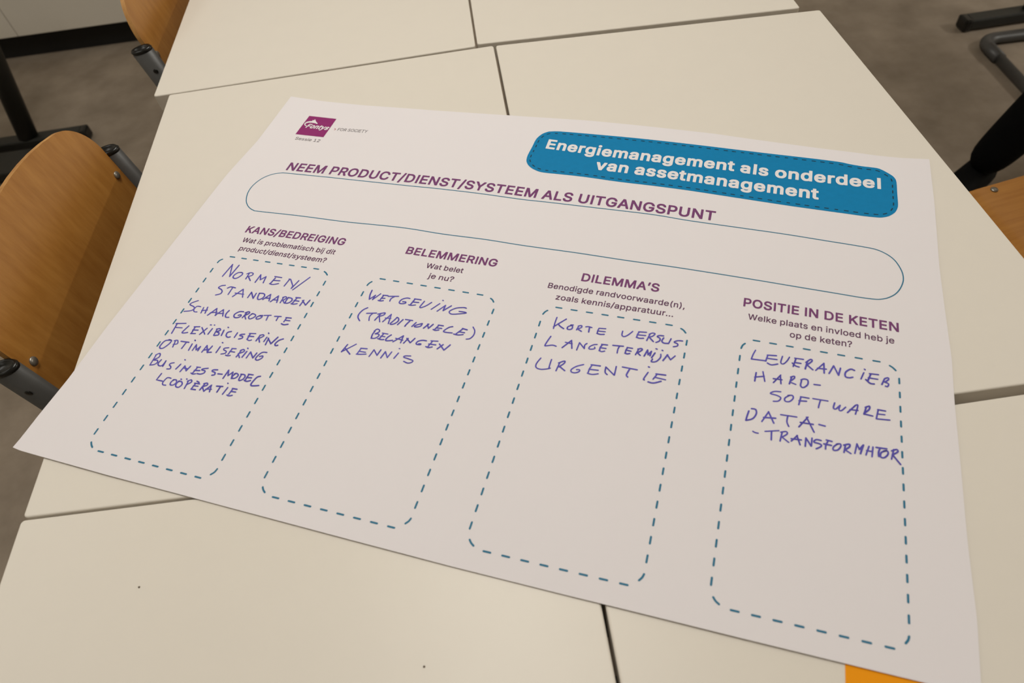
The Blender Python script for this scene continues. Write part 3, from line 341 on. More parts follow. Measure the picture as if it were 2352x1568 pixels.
 'software': [[1,663.0,198.1,657.7,197.3,654.2,194.3,660.1,193.4,663.4,191.4,661.5,187.6,657.3,186.4],[1,670.5,195.7,667.0,192.2,667.2,188.9,670.8,189.1,673.8,193.1,673.1,196.3,669.4,195.5],[0,680.4,196.6,678.9,187.6],[0,680.1,196.5,687.2,196.5],[0,679.0,191.9,685.2,192.8],[0,690.5,196.9,703.1,197.1],[1,697.0,196.8,696.0,192.2,695.4,188.1],[1,708.8,196.4,707.8,190.9,709.8,190.1,713.3,194.8],[1,713.3,194.8,712.4,190.0,714.4,189.4,717.9,193.9],[0,719.4,188.4,726.0,197.7],[1,726.0,197.7,728.0,198.1,725.9,188.2],[0,721.4,192.1,728.0,192.7],[0,734.8,197.7,732.9,189.8],[1,734.0,197.3,737.5,199.4,737.0,195.6,732.9,190.8],[0,732.9,190.2,739.9,189.6],[0,744.2,197.3,750.4,197.2],[0,744.5,197.1,742.8,187.4],[0,743.7,192.7,749.8,193.2],[0,742.8,187.4,753.6,188.5]],
 'data': [[1,637.3,171.3,636.2,165.4,635.6,161.0],[1,639.4,174.3,642.9,174.2,643.8,169.8,641.1,164.0,635.6,161.0],[0,649.0,162.8,654.1,174.4],[0,653.9,174.3,659.1,163.4],[0,650.2,167.4,660.3,168.9],[0,664.3,173.6,677.7,174.2],[1,670.3,173.7,669.8,167.4,671.6,162.9],[0,679.9,164.4,687.0,176.2],[0,685.8,175.9,692.5,161.9],[0,680.9,169.3,691.6,169.7],[0,696.3,170.7,701.3,170.2]],
 'transformator': [[1,642.3,151.1,644.2,150.3,646.8,150.2],[0,652.4,153.4,663.7,156.8],[0,657.7,154.9,658.0,146.0],[0,666.5,155.8,665.2,146.5],[1,665.3,155.6,669.8,157.2,670.6,154.9,666.6,150.9],[0,666.6,150.9,672.3,146.9],[0,674.3,148.6,679.1,155.4],[0,678.7,155.3,681.6,146.6],[0,674.2,151.0,682.4,151.7],[0,686.1,154.6,685.8,146.2],[0,686.1,154.6,690.5,147.5],[0,691.0,155.6,690.7,147.6],[1,698.3,154.9,694.5,154.9,692.6,152.0,697.5,151.3,698.6,149.2,694.7,145.8],[0,702.6,156.4,707.1,156.0],[1,703.9,155.5,702.3,151.2,702.1,147.3],[0,700.7,152.1,706.6,152.0],[1,711.7,154.7,708.4,150.9,708.4,147.8,711.8,148.7,714.2,152.8,713.7,155.1,710.8,154.2],[0,717.9,154.9,716.7,147.4],[1,716.6,154.6,721.0,156.6,721.0,153.8,717.1,149.9],[0,717.1,150.5,722.2,147.7],[0,727.0,158.3,725.3,148.5],[0,727.0,158.3,728.9,153.3],[0,728.9,153.3,732.1,158.3],[0,732.1,158.3,729.7,149.3],[0,734.0,149.1,736.5,158.1],[0,739.6,158.2,738.7,148.5],[0,734.5,153.4,739.1,153.7],[0,742.1,158.4,750.4,158.9],[1,745.1,158.3,743.9,153.8,744.0,150.1],[1,749.9,157.0,746.0,154.3,745.4,150.0,748.3,149.9,751.2,153.8,750.8,156.9,747.9,156.2],[0,755.8,159.6,753.8,149.7],[1,754.1,157.8,758.0,160.1,758.9,158.0,754.5,154.0],[0,754.7,154.3,760.6,146.3]],
},
}
TH = 0.400934312
SHEET_Z = TZ + .0006
ca, sa = math.cos(TH), math.sin(TH)
def hz(x, y):
    """gentle waves of the paper, millimetres"""
    v = .55*math.sin(x*.0105+.8)*math.sin(y*.0062+.4) + .45*math.sin(x*.021+y*.006+1.0)*(.35+.65*max(0, min(1, (y-300)/260)))
    return 1.15 + v
def interp_pl(pl, n):
    L = [0]
    for a, b in zip(pl, pl[1:]): L.append(L[-1]+math.dist(a, b))
    out = []; j = 0
    for k in range(n+1):
        s = L[-1]*k/n
        while j < len(pl)-2 and L[j+1] < s: j += 1
        t = (s-L[j])/max(L[j+1]-L[j], 1e-9); out.append((pl[j][0]+(pl[j+1][0]-pl[j][0])*t, pl[j][1]+(pl[j+1][1]-pl[j][1])*t))
    return out
NX, NY = 90, 64
EBp, ETp = interp_pl(DATA['EB'], NX), interp_pl(DATA['ET'], NX)
ELp, ERp = interp_pl(DATA['EL'], NY), interp_pl(DATA['ER'], NY)
# coherent bottom-to-top ordering
if ERp[0][1] > ERp[-1][1]: ERp = ERp[::-1]
poster = bmesh.new(); up = []; dn = []
for j in range(NY+1):
    t = j/NY; ru = []; rd = []
    for i in range(NX+1):
        s = i/NX
        x, y = [(1-t)*EBp[i][k]+t*ETp[i][k]+(1-s)*ELp[j][k]+s*ERp[j][k]
                - ((1-s)*(1-t)*EBp[0][k]+s*(1-t)*EBp[NX][k]+(1-s)*t*ETp[0][k]+s*t*ETp[NX][k]) for k in (0, 1)]
        z = hz(x, y)
        ru.append(poster.verts.new((x/1000, y/1000, z/1000))); rd.append(poster.verts.new((x/1000, y/1000, (z-.16)/1000)))
    up.append(ru); dn.append(rd)
for j in range(NY):
    for i in range(NX):
        poster.faces.new((up[j][i], up[j][i+1], up[j+1][i+1], up[j+1][i])); poster.faces.new((dn[j+1][i], dn[j+1][i+1], dn[j][i+1], dn[j][i]))
for i in range(NX):
    poster.faces.new((up[0][i+1], up[0][i], dn[0][i], dn[0][i+1])); poster.faces.new((up[NY][i], up[NY][i+1], dn[NY][i+1], dn[NY][i]))
for j in range(NY):
    poster.faces.new((up[j][0], up[j+1][0], dn[j+1][0], dn[j][0])); poster.faces.new((up[j+1][NX], up[j][NX], dn[j][NX], dn[j+1][NX]))
sheet = obj('poster', poster, M['paper'], None, True)
_rim = NX*NY*2
for _k, _p in enumerate(sheet.data.polygons): _p.use_smooth = _k < _rim
_sharp = {tuple(sorted(k)) for _p in list(sheet.data.polygons)[_rim:] for k in _p.edge_keys}
for _e in sheet.data.edges:
    if tuple(sorted(_e.vertices)) in _sharp: _e.use_edge_sharp = True
sheet.location = (0, 0, SHEET_Z); sheet.rotation_euler = (0, 0, -TH)
tag(sheet, 'large white printed poster sheet with four dashed columns filled in by hand', 'poster')

def ink(name, bm, m, parent=None, label=None):
    o = obj(name, bm, m, parent or sheet)
    if label: o['label'] = label
    return o
def P3(x, y, off): return (x/1000, y/1000, (hz(x, y)+off)/1000)
def ribbon(b, pts, hw, off, closed=False, caps=True, step=6.0):
    # resample long segments
    q = [pts[0]]
    for a, c in zip(pts, pts[1:]+([pts[0]] if closed else [])):
        n = max(1, int(math.dist(a, c)/step))
        for k in range(1, n+1): q.append((a[0]+(c[0]-a[0])*k/n, a[1]+(c[1]-a[1])*k/n))
    if closed: q = q[:-1]
    N = len(q); L = []; Rr = []
    for i in range(N):
        a = q[(i-1) % N] if closed or i > 0 else q[0]; c = q[(i+1) % N] if closed or i < N-1 else q[-1]
        dx, dy = c[0]-a[0], c[1]-a[1]; l = math.hypot(dx, dy) or 1
        nx, ny = -dy/l*hw, dx/l*hw
        L.append(b.verts.new(P3(q[i][0]+nx, q[i][1]+ny, off))); Rr.append(b.verts.new(P3(q[i][0]-nx, q[i][1]-ny, off)))
    for i in range(N if closed else N-1):
        j = (i+1) % N; b.faces.new((L[i], Rr[i], Rr[j], L[j]))
    if caps and not closed:
        for p, o_, A, B in ((q[0], q[1], Rr[0], L[0]), (q[-1], q[-2], L[-1], Rr[-1])):
            an = math.atan2(p[1]-o_[1], p[0]-o_[0])
            # round end from A round to B
            mid = [b.verts.new(P3(p[0]+hw*math.cos(an+k), p[1]+hw*math.sin(an+k), off)) for k in (math.pi/4, 0, -math.pi/4)]
            b.faces.new([A]+mid+[B])
def spline(p, n=5):
    if len(p) < 3: return p
    out = []
    for i in range(len(p)-1):
        p0, p1, p2, p3 = p[max(i-1, 0)], p[i], p[i+1], p[min(i+2, len(p)-1)]
        for k in range(n):
            t = k/n
            out.append(tuple(.5*(2*p1[c]+(p2[c]-p0[c])*t+(2*p0[c]-5*p1[c]+4*p2[c]-p3[c])*t*t+(3*p1[c]-p0[c]-3*p2[c]+p3[c])*t**3) for c in (0, 1)))
    out.append(p[-1]); return out
def area(poly, off, grid=14.0):
    b = bmesh.new(); f = b.faces.new([b.verts.new((x, y, 0)) for x, y in poly])
    bmesh.ops.triangulate(b, faces=b.faces[:])
    xs = [p[0] for p in poly]; ys = [p[1] for p in poly]
    x = min(xs)+grid
    while x < max(xs):
        bmesh.ops.bisect_plane(b, geom=b.verts[:]+b.edges[:]+b.faces[:], plane_co=(x, 0, 0), plane_no=(1, 0, 0)); x += grid
    y = min(ys)+grid
    while y < max(ys):
        bmesh.ops.bisect_plane(b, geom=b.verts[:]+b.edges[:]+b.faces[:], plane_co=(0, y, 0), plane_no=(0, 1, 0)); y += grid
    for v in b.verts: v.co = Vector(P3(v.co.x, v.co.y, off))
    return b
def offset_poly(poly, d):
    n = len(poly); out = []
    A = sum(poly[i][0]*poly[(i+1) % n][1]-poly[(i+1) % n][0]*poly[i][1] for i in range(n))
    s = 1 if A > 0 else -1
    for i in range(n):
        a, c = poly[i-1], poly[(i+1) % n]; dx, dy = c[0]-a[0], c[1]-a[1]; l = math.hypot(dx, dy)
        out.append((poly[i][0]-dy/l*d*s, poly[i][1]+dx/l*d*s))
    return out
def dash_path(b, pl, spacing, dash, hw, off, closed=True):
    if closed: pl = pl+[pl[0]]
    tot = sum(math.dist(a, c) for a, c in zip(pl, pl[1:])); n = round(tot/spacing); sp = tot/n
    fine = interp_pl(pl, int(tot/1.2)); m = len(fine)-1
    for k in range(n):
        i0 = int((k*sp)/tot*m); i1 = int((k*sp+dash)/tot*m)
        ribbon(b, fine[i0:i1+1], hw, off, caps=False)

# glyph outlines (unit: 1/260 of the capital height): style -> character -> [advance, [[outer, hole, ...], ...]]
GLYPHS = {
'bold': {
 ' ': [96,[]],
 '/': [139,[[[2,-49,41,-49,47,-43,130,265,130,277,125,282,86,282,80,275,-3,-33,-3,-44]]]],
 'A': [257,[[[4,-10,49,-10,54,-5,77,63,168,63,191,-4,197,-10,241,-10,246,-5,245,11,154,259,146,270,98,270,92,264,-1,8,-1,-5],[95,112,121,193,123,193,150,112]]]],
 'B': [245,[[[26,-10,144,-10,165,-7,191,4,207,18,215,29,223,52,224,78,222,94,211,117,195,133,189,136,189,138,205,153,211,165,213,174,213,208,209,223,200,239,179,258,158,267,140,270,26,270,21,265,21,-5],[75,39,74,108,137,107,153,101,165,90,171,75,171,65,165,52,156,45,130,39],[75,156,74,221,133,220,146,216,155,209,161,195,161,184,156,172,148,164,126,156]]]],
 'C': [273,[[[116,-13,164,-12,185,-6,201,2,217,14,235,34,245,52,252,76,252,87,247,92,204,92,198,86,196,76,190,64,181,53,162,42,147,38,133,37,109,43,91,54,82,64,71,84,63,120,63,140,68,167,77,188,86,201,95,209,109,217,126,222,141,223,169,215,181,207,188,199,194,189,198,174,204,168,247,168,252,173,252,184,247,203,237,223,227,236,210,252,198,260,180,268,164,272,109,272,88,266,66,254,43,233,33,220,21,197,13,169,11,154,11,105,18,71,27,50,42,28,63,8,88,-6]]]],
 'D': [269,[[[26,-10,130,-10,163,-4,186,6,199,15,219,35,228,48,239,73,245,102,246,148,243,172,234,201,224,219,217,228,192,251,165,264,133,270,26,270,21,265,21,-5],[75,39,74,221,117,221,149,214,172,199,181,186,189,167,193,148,194,123,191,102,185,83,174,64,163,54,148,46,115,39]]]],
 'E': [226,[[[26,-10,197,-10,202,-5,202,34,197,39,74,39,74,107,187,107,192,112,192,151,187,156,74,156,74,221,195,221,200,226,200,265,195,270,26,270,21,265,21,-5]]]],
 'G': [278,[[[116,-13,159,-13,178,-9,201,1,214,10,235,32,245,49,253,75,254,136,249,141,139,141,134,136,134,97,139,92,201,92,196,74,185,56,175,48,163,42,141,37,126,38,112,42,90,55,83,63,72,82,65,105,63,120,65,155,71,176,78,190,85,200,99,212,125,222,140,223,152,221,171,213,185,201,195,184,198,173,203,168,247,168,252,173,252,187,247,204,231,231,213,249,202,257,179,268,163,272,108,272,85,265,64,253,40,230,29,214,20,195,12,163,12,97,17,74,29,46,41,29,64,7,85,-5]]]],
 'I': [105,[[[23,-10,76,-10,76,270,23,270]]]],
 'K': [251,[[[26,-10,69,-10,74,-5,74,81,99,108,178,-3,185,-10,234,-10,239,-5,238,8,138,146,239,254,239,265,234,270,180,270,75,155,74,265,69,270,26,270,21,265,21,-5]]]],
 'L': [213,[[[26,-10,190,-10,195,-5,195,34,190,39,74,39,74,265,69,270,26,270,21,265,21,-5]]]],
 'M': [333,[[[26,-10,67,-10,72,-5,72,156,134,-1,141,-10,180,-10,185,-5,248,156,248,-5,253,-10,295,-10,300,-5,300,265,295,270,238,270,233,265,161,75,88,265,83,270,26,270,21,265,21,-5]]]],
 'N': [280,[[[26,-10,69,-10,74,-5,73,176,187,-5,192,-10,242,-10,247,-5,247,265,242,270,199,270,194,265,194,85,81,264,75,270,26,270,21,265,21,-5]]]],
 'O': [285,[[[115,-13,157,-13,169,-11,194,-2,207,6,228,25,241,42,251,61,259,88,262,111,261,159,256,184,244,213,225,238,204,256,185,266,164,272,115,273,88,266,72,258,55,245,36,224,21,197,14,174,11,154,11,105,16,78,26,52,43,27,66,6,88,-6],[134,37,121,39,103,46,91,54,80,67,67,96,63,120,63,140,70,173,77,188,86,201,95,209,109,217,126,222,140,223,152,221,170,214,183,205,190,197,200,180,206,163,209,147,210,124,206,97,202,85,186,58,166,44,152,39]]]],
 'P': [239,[[[26,-10,69,-10,74,-5,74,85,138,85,160,89,176,96,190,106,209,129,216,147,219,164,217,205,212,220,204,234,189,250,178,258,156,267,137,270,26,270,21,265,21,-5],[75,134,74,221,131,220,142,217,156,208,164,192,166,174,162,158,154,145,142,138,125,134]]]],
 'R': [241,[[[26,-10,69,-10,74,-5,74,91,119,91,167,0,175,-10,223,-10,228,-5,228,7,176,101,190,110,206,127,214,142,219,163,219,197,214,218,204,236,188,252,176,260,161,266,138,270,26,270,21,265,21,-5],[75,140,74,221,132,220,143,217,158,207,165,191,166,174,162,160,157,152,143,144,130,141]]]],
 'S': [240,[[[108,-15,137,-14,154,-11,183,2,193,10,208,27,215,41,219,60,219,81,215,100,207,114,190,131,160,147,111,160,89,168,76,176,71,183,69,194,76,210,92,220,108,224,132,222,151,213,156,208,162,194,162,188,167,183,210,183,215,188,213,214,208,227,199,240,176,260,159,268,137,273,95,273,76,269,59,262,47,254,30,237,21,222,17,207,18,169,23,156,39,137,54,126,73,117,142,97,157,89,164,81,166,67,160,53,143,41,118,35,95,38,77,46,70,53,64,67,64,74,58,80,15,80,10,75,10,56,16,36,24,23,37,9,49,0,63,-7,85,-13]]]],
 'T': [241,[[[93,-10,136,-10,141,-5,141,221,218,221,223,226,223,265,218,270,11,270,6,265,6,226,11,221,88,221,88,-5]]]],
 'U': [276,[[[113,-14,151,-14,184,-6,206,7,225,26,237,46,244,78,244,265,239,270,196,270,191,265,191,91,188,74,178,55,169,47,151,39,133,36,113,39,93,49,83,60,76,75,74,84,74,265,69,270,26,270,21,265,21,70,24,56,35,32,61,5,83,-7]]]],
 'Y': [253,[[[99,-10,142,-10,147,-5,147,102,242,253,242,265,237,270,189,270,184,265,121,160,58,264,52,270,4,270,-1,265,-1,253,94,102,94,-5]]]],
 '’': [102,[[[21,153,55,153,61,159,87,253,87,265,82,270,37,270,31,264,16,169,16,158]]]],
},
'medium': {
 ' ': [96,[]],
 '(': [147,[[[87,-54,123,-54,125,-52,125,-44,110,-13,92,38,84,76,82,99,84,137,92,181,108,233,126,272,126,279,124,281,87,281,83,276,70,250,57,214,49,184,42,142,41,81,47,42,64,-11,80,-44]]]],
 ')': [147,[[[16,-54,53,-54,55,-52,73,-17,85,14,94,48,98,74,99,126,90,187,73,242,60,270,52,281,16,281,14,279,15,269,31,235,44,195,53,155,57,123,57,90,51,51,35,0,14,-45,14,-52]]]],
 ',': [103,[[[16,-66,46,-66,49,-63,75,32,75,39,73,41,31,41,29,39,14,-56,14,-64]]]],
 '.': [103,[[[40,-7,61,-6,65,-4,76,9,76,33,73,38,61,48,39,49,31,45,22,34,20,27,21,10,30,-2]]]],
 '/': [134,[[[4,-44,39,-44,42,-41,124,263,125,275,123,277,88,277,85,273,2,-35,2,-42]]]],
 '?': [190,[[[75,-7,96,-6,110,7,112,13,111,32,108,38,96,48,72,48,65,44,57,34,55,26,57,8,65,-2]],[[65,72,102,72,104,74,106,100,113,114,152,143,162,156,168,170,171,201,166,225,159,238,146,252,122,265,108,268,74,268,52,262,38,254,26,243,18,232,11,215,9,204,9,190,11,188,50,188,52,190,54,205,61,218,71,226,87,231,100,230,111,226,121,218,126,210,129,195,122,174,110,161,86,146,74,134,69,126,63,103,63,74]]]],
 'B': [240,[[[28,-5,142,-5,158,-3,173,1,189,9,202,20,210,31,218,54,219,76,217,92,206,115,189,131,177,136,191,145,204,162,208,176,208,206,199,231,195,237,177,253,156,262,138,265,28,265,26,263,26,-3],[70,34,69,113,139,112,155,106,170,92,176,77,176,63,170,50,158,40,132,34],[70,151,69,226,135,225,150,220,160,211,165,201,167,189,164,176,153,161,145,156,128,151]]]],
 'W': [358,[[[76,-5,121,-5,123,-3,175,193,227,-2,230,-5,274,-5,281,13,347,254,347,263,345,265,305,265,303,263,251,60,245,90,200,261,197,265,153,265,148,252,106,92,100,62,98,60,94,83,48,261,45,265,6,265,4,263,5,249,72,3]]]],
 'a': [206,[[[66,-9,98,-9,107,-7,123,0,135,11,136,-3,138,-5,175,-5,177,-3,176,150,173,161,165,175,152,188,131,198,116,201,82,201,58,195,40,185,25,170,16,153,16,146,19,143,46,135,54,135,62,148,71,156,88,163,106,164,125,157,134,144,136,130,132,124,121,121,70,115,47,109,30,100,19,89,13,78,11,70,11,40,18,21,36,2,50,-5],[85,28,67,32,57,39,52,50,52,57,56,67,62,72,76,78,136,88,135,63,125,43,106,31]]]],
 'b': [224,[[[103,-9,131,-9,153,-3,168,6,183,21,190,31,200,55,204,76,204,117,200,138,189,163,181,174,163,190,143,199,133,201,101,201,92,199,75,190,63,177,63,263,61,265,24,265,22,263,22,-3,24,-5,60,-5,62,-3,63,17,63,15,82,-2],[108,29,91,34,85,38,73,52,64,78,63,109,69,133,74,143,85,155,104,163,121,163,137,157,152,141,161,117,163,93,159,69,148,46,132,33,118,29]]]],
 'c': [209,[[[91,-9,121,-9,136,-6,153,1,167,11,179,24,190,46,190,56,188,58,160,65,152,65,145,49,134,37,118,30,99,29,88,32,77,38,67,49,61,60,56,76,54,91,56,116,65,140,81,157,97,163,115,163,125,160,141,149,152,129,160,129,190,138,187,154,176,172,155,190,129,200,83,200,67,195,50,185,39,175,27,159,20,145,14,123,12,101,14,69,19,50,27,33,34,23,56,3,73,-5]]]],
 'd': [224,[[[86,-9,114,-9,127,-6,141,2,154,17,155,-3,157,-5,193,-5,195,-3,195,263,193,265,156,265,154,263,154,178,142,190,125,199,116,201,84,201,74,199,56,191,45,183,32,169,20,147,14,125,12,91,14,68,22,41,34,21,49,6,64,-3],[100,29,83,34,77,38,65,52,56,76,54,102,58,125,68,146,77,155,86,160,96,163,113,163,129,157,143,143,153,115,154,85,149,63,140,46,124,33,110,29]]]],
 'e': [213,[[[93,-9,124,-9,148,-3,171,11,182,23,191,40,191,50,189,52,161,59,153,59,145,44,136,36,117,29,100,29,88,32,74,40,67,47,60,59,56,71,55,82,193,82,195,84,193,129,187,150,181,162,174,172,153,190,141,196,121,201,82,200,69,196,51,186,36,172,23,152,17,136,13,116,12,90,14,68,18,52,28,31,49,8,58,2,77,-6],[56,118,58,130,67,146,78,156,88,161,102,164,118,162,134,154,144,142,152,120,152,118]]]],
 'g': [224,[[[91,-82,128,-81,154,-74,173,-62,184,-50,191,-37,195,-21,195,197,193,199,157,199,155,197,155,177,141,191,122,200,84,201,75,199,56,191,44,182,30,166,20,147,14,125,12,103,15,65,20,49,29,32,47,13,70,1,83,-2,106,-3,131,2,144,10,154,21,154,-9,151,-21,140,-35,131,-40,109,-45,89,-43,70,-34,55,-16,48,-16,21,-32,21,-40,26,-48,44,-66,63,-76],[102,35,87,38,79,42,67,53,58,71,55,84,54,103,57,122,68,146,76,154,86,160,96,163,113,163,131,156,144,142,153,118,155,95,151,71,141,51,125,39]]]],
 'h': [217,[[[24,-5,61,-5,63,-3,64,127,71,145,79,154,90,160,101,163,113,163,128,158,138,149,144,137,146,128,146,-3,148,-5,186,-5,188,-3,188,127,186,148,182,162,175,175,164,187,152,195,132,201,101,201,92,199,75,191,63,180,63,263,61,265,24,265,22,263,22,-3]]]],
 'i': [92,[[[24,-5,61,-5,63,-3,63,197,61,199,24,199,22,197,22,-3]],[[37,226,56,228,69,242,69,262,56,276,49,278,32,277,25,273,18,265,16,259,16,245,18,239,25,231]]]],
 'j': [92,[[[-8,-78,21,-77,39,-70,52,-58,59,-46,62,-36,63,197,61,199,24,199,22,197,22,-18,20,-27,15,-35,6,-39,-8,-39,-10,-41,-10,-76]],[[37,226,48,226,59,230,69,243,68,264,59,274,53,277,32,277,20,268,16,260,16,244,18,239,25,231]]]],
 'k': [202,[[[24,-5,61,-5,63,-3,63,69,77,82,80,81,147,-5,193,-5,195,-3,195,4,192,8,110,110,189,190,189,197,187,199,142,199,63,118,63,263,61,265,24,265,22,263,22,-3]]]],
 'l': [94,[[[23,-5,67,-5,67,265,23,265]]]],
 'm': [319,[[[24,-5,61,-5,63,-3,64,132,70,147,77,155,85,160,99,164,111,163,122,158,130,150,135,137,135,-3,137,-5,174,-5,176,-3,177,134,187,154,196,160,210,164,223,163,238,156,244,149,248,137,248,-3,250,-5,288,-5,290,-3,290,138,287,158,278,177,260,194,237,202,209,202,196,199,174,186,164,173,162,173,155,185,145,194,125,202,99,202,88,199,71,189,63,180,62,197,60,199,24,199,22,197,22,-3]]]],
 'n': [216,[[[24,-5,61,-5,63,-3,64,127,71,145,79,154,90,160,101,163,113,163,128,158,138,149,144,137,146,128,146,-3,148,-5,186,-5,188,-3,187,142,184,156,178,170,171,180,160,190,147,197,132,201,101,201,80,194,62,179,62,197,60,199,24,199,22,197,22,-3]]]],
 'o': [219,[[[91,-9,128,-8,149,-1,162,7,174,18,187,36,193,49,198,68,200,85,199,118,195,137,186,158,176,172,161,186,145,195,129,200,83,200,67,195,50,185,39,175,27,159,20,145,14,123,12,101,14,69,19,50,27,33,34,23,56,3,73,-5],[100,29,80,36,65,52,56,76,54,91,55,110,65,140,78,155,97,163,115,163,134,155,140,150,149,137,157,112,158,87,154,67,144,47,127,33,113,29]]]],
 'p': [224,[[[24,-78,61,-78,63,-76,63,15,76,2,97,-8,137,-8,153,-3,168,6,183,21,195,41,200,55,204,76,204,117,200,138,189,163,181,174,171,184,154,195,133,201,96,200,75,190,62,176,62,197,60,199,24,199,22,197,22,-76],[108,29,91,34,85,38,73,52,64,78,63,109,69,133,74,143,85,155,104,163,121,163,137,157,152,141,161,117,163,93,159,69,148,46,132,33,118,29]]]],
 'r': [139,[[[24,-5,61,-5,63,-3,63,125,65,134,73,148,88,158,98,161,127,160,129,162,129,199,127,201,101,202,90,200,76,194,63,182,62,197,60,199,24,199,22,197,22,-3]]]],
 's': [193,[[[77,-9,116,-8,134,-3,146,3,166,22,174,42,173,71,168,83,159,94,138,107,76,123,67,128,61,138,62,148,69,157,81,163,91,165,101,165,117,160,127,150,134,137,144,137,168,143,170,145,170,155,158,177,144,190,124,199,114,201,78,201,56,195,42,187,32,178,26,170,20,156,19,129,21,120,28,107,38,97,53,88,67,83,115,72,127,65,131,58,132,51,130,45,123,37,114,32,96,28,78,30,65,36,59,42,54,56,51,59,26,56,17,54,13,51,16,33,23,20,34,8,52,-3]]]],
 't': [123,[[[73,-7,100,-7,111,-5,114,-2,109,29,106,32,78,32,72,37,69,49,69,162,107,162,109,164,109,197,107,199,69,199,69,244,67,246,30,246,28,244,28,199,0,199,-2,197,-2,164,0,162,28,162,28,38,30,27,36,14,48,2,57,-3]]]],
 'u': [217,[[[86,-8,109,-7,123,-3,136,4,146,15,147,-3,149,-5,186,-5,188,-3,188,197,186,199,148,199,146,197,145,65,139,50,129,39,109,31,95,31,78,38,70,47,65,58,63,69,63,197,61,199,24,199,22,197,22,55,25,39,36,17,49,4,71,-6]]]],
 'v': [206,[[[80,-5,119,-5,121,-3,194,187,195,197,193,199,153,199,150,196,107,77,100,51,49,196,46,199,6,199,4,197,4,189,7,181,77,-2]]]],
 'w': [297,[[[67,-5,105,-5,107,-3,138,105,144,133,146,132,159,79,183,-3,185,-5,223,-5,226,0,283,188,283,197,281,199,242,199,240,197,214,105,204,62,202,62,191,110,167,197,165,199,126,199,123,196,93,87,88,62,86,61,79,93,50,197,48,199,9,199,7,197,8,184,62,6]]]],
 'y': [206,[[[33,-79,59,-79,74,-75,87,-67,102,-49,111,-30,194,187,195,197,193,199,153,199,151,197,107,77,100,51,49,196,46,199,6,199,4,197,4,189,77,0,70,-22,61,-36,50,-41,38,-39,28,-39,26,-41,19,-67,19,-74,23,-77]]]],
 'z': [201,[[[18,-5,176,-5,178,-3,178,32,176,34,75,34,158,145,175,165,175,197,173,199,21,199,19,197,19,162,21,160,120,159,16,27,16,-3]]]],
},
'heavy': {
 ' ': [96,[]],
 'E': [231,[[[24,-14,199,-14,206,-7,206,36,199,43,78,43,78,103,189,103,196,110,196,153,189,160,78,160,78,217,197,217,204,224,204,267,197,274,24,274,17,267,17,-7]]]],
 'F': [226,[[[24,-14,71,-14,78,-7,78,99,184,99,191,106,191,149,184,156,78,156,78,217,196,217,203,224,203,267,196,274,24,274,17,267,17,-7]]]],
 'a': [216,[[[62,-18,102,-18,117,-14,127,-8,134,-14,179,-14,186,-7,185,154,182,165,174,179,156,197,135,207,120,210,78,210,54,204,36,194,16,174,7,157,7,142,15,134,42,126,58,126,66,134,72,145,85,152,97,155,118,150,125,140,126,133,122,131,66,124,38,116,26,109,10,93,4,82,2,74,2,36,9,17,32,-7,46,-14],[82,38,71,41,64,46,62,57,66,63,88,71,127,76,123,58,115,47,102,40]]]],
 'd': [234,[[[82,-18,124,-17,139,-11,145,-6,153,-14,197,-14,204,-7,204,267,197,274,152,274,145,267,145,199,132,207,120,210,80,210,64,206,46,196,27,178,11,151,4,122,3,87,5,64,13,37,25,17,45,-3,60,-12],[104,38,89,42,78,50,68,69,63,98,67,121,77,142,90,151,100,154,109,154,125,148,134,139,143,116,145,89,140,67,131,50,120,42]]]],
 'e': [223,[[[89,-18,128,-18,152,-12,175,2,191,19,200,36,200,54,193,61,165,68,149,68,142,61,135,47,124,41,113,38,99,39,84,45,76,51,67,68,66,73,197,73,204,80,202,133,196,154,190,166,183,176,163,195,145,205,131,209,84,210,65,205,53,199,42,191,23,171,11,149,5,127,3,105,4,71,9,48,16,32,24,20,45,-1,64,-12],[69,127,73,138,79,145,99,154,110,154,124,149,131,144,139,129,139,127]]]],
 'g': [234,[[[87,-91,124,-91,143,-88,158,-83,177,-71,193,-54,200,-41,204,-25,204,201,197,208,153,208,146,199,135,206,121,210,80,210,71,208,52,200,40,191,21,170,11,151,4,122,4,73,9,50,23,24,43,4,56,-4,74,-10,91,-12,121,-11,135,-7,145,-1,143,-14,138,-24,118,-34,97,-35,87,-32,74,-25,59,-7,44,-7,20,-20,12,-28,12,-44,21,-57,36,-72,59,-85],[100,45,91,47,76,57,67,75,63,99,66,118,77,142,90,151,100,154,109,154,127,147,135,138,144,114,145,88,140,69,131,54,115,46]]]],
 'i': [102,[[[20,-14,65,-14,72,-7,72,201,65,208,20,208,13,201,13,-7]],[[33,224,53,224,60,226,78,245,78,273,60,292,53,294,28,293,21,289,9,276,7,270,7,248,9,242,21,229]]]],
 'l': [115,[[[23,-14,84,-14,84,274,23,274]]]],
 'm': [328,[[[20,-14,65,-14,72,-7,72,122,75,135,81,146,98,154,107,154,118,149,126,133,126,-7,133,-14,178,-14,185,-7,186,130,192,145,198,150,209,154,219,154,231,149,235,145,239,133,239,-7,246,-14,292,-14,299,-7,299,142,296,162,287,181,264,203,241,211,205,211,192,208,175,199,165,189,146,205,129,211,95,211,79,206,73,201,70,201,64,208,20,208,13,201,13,-7]]]],
 'n': [226,[[[20,-14,65,-14,72,-7,73,123,75,131,83,145,94,151,105,154,114,153,127,147,134,136,137,124,137,-7,144,-14,190,-14,197,-7,197,131,195,152,191,166,183,180,168,196,158,203,136,210,97,210,80,205,73,200,64,208,20,208,13,201,13,-7]]]],
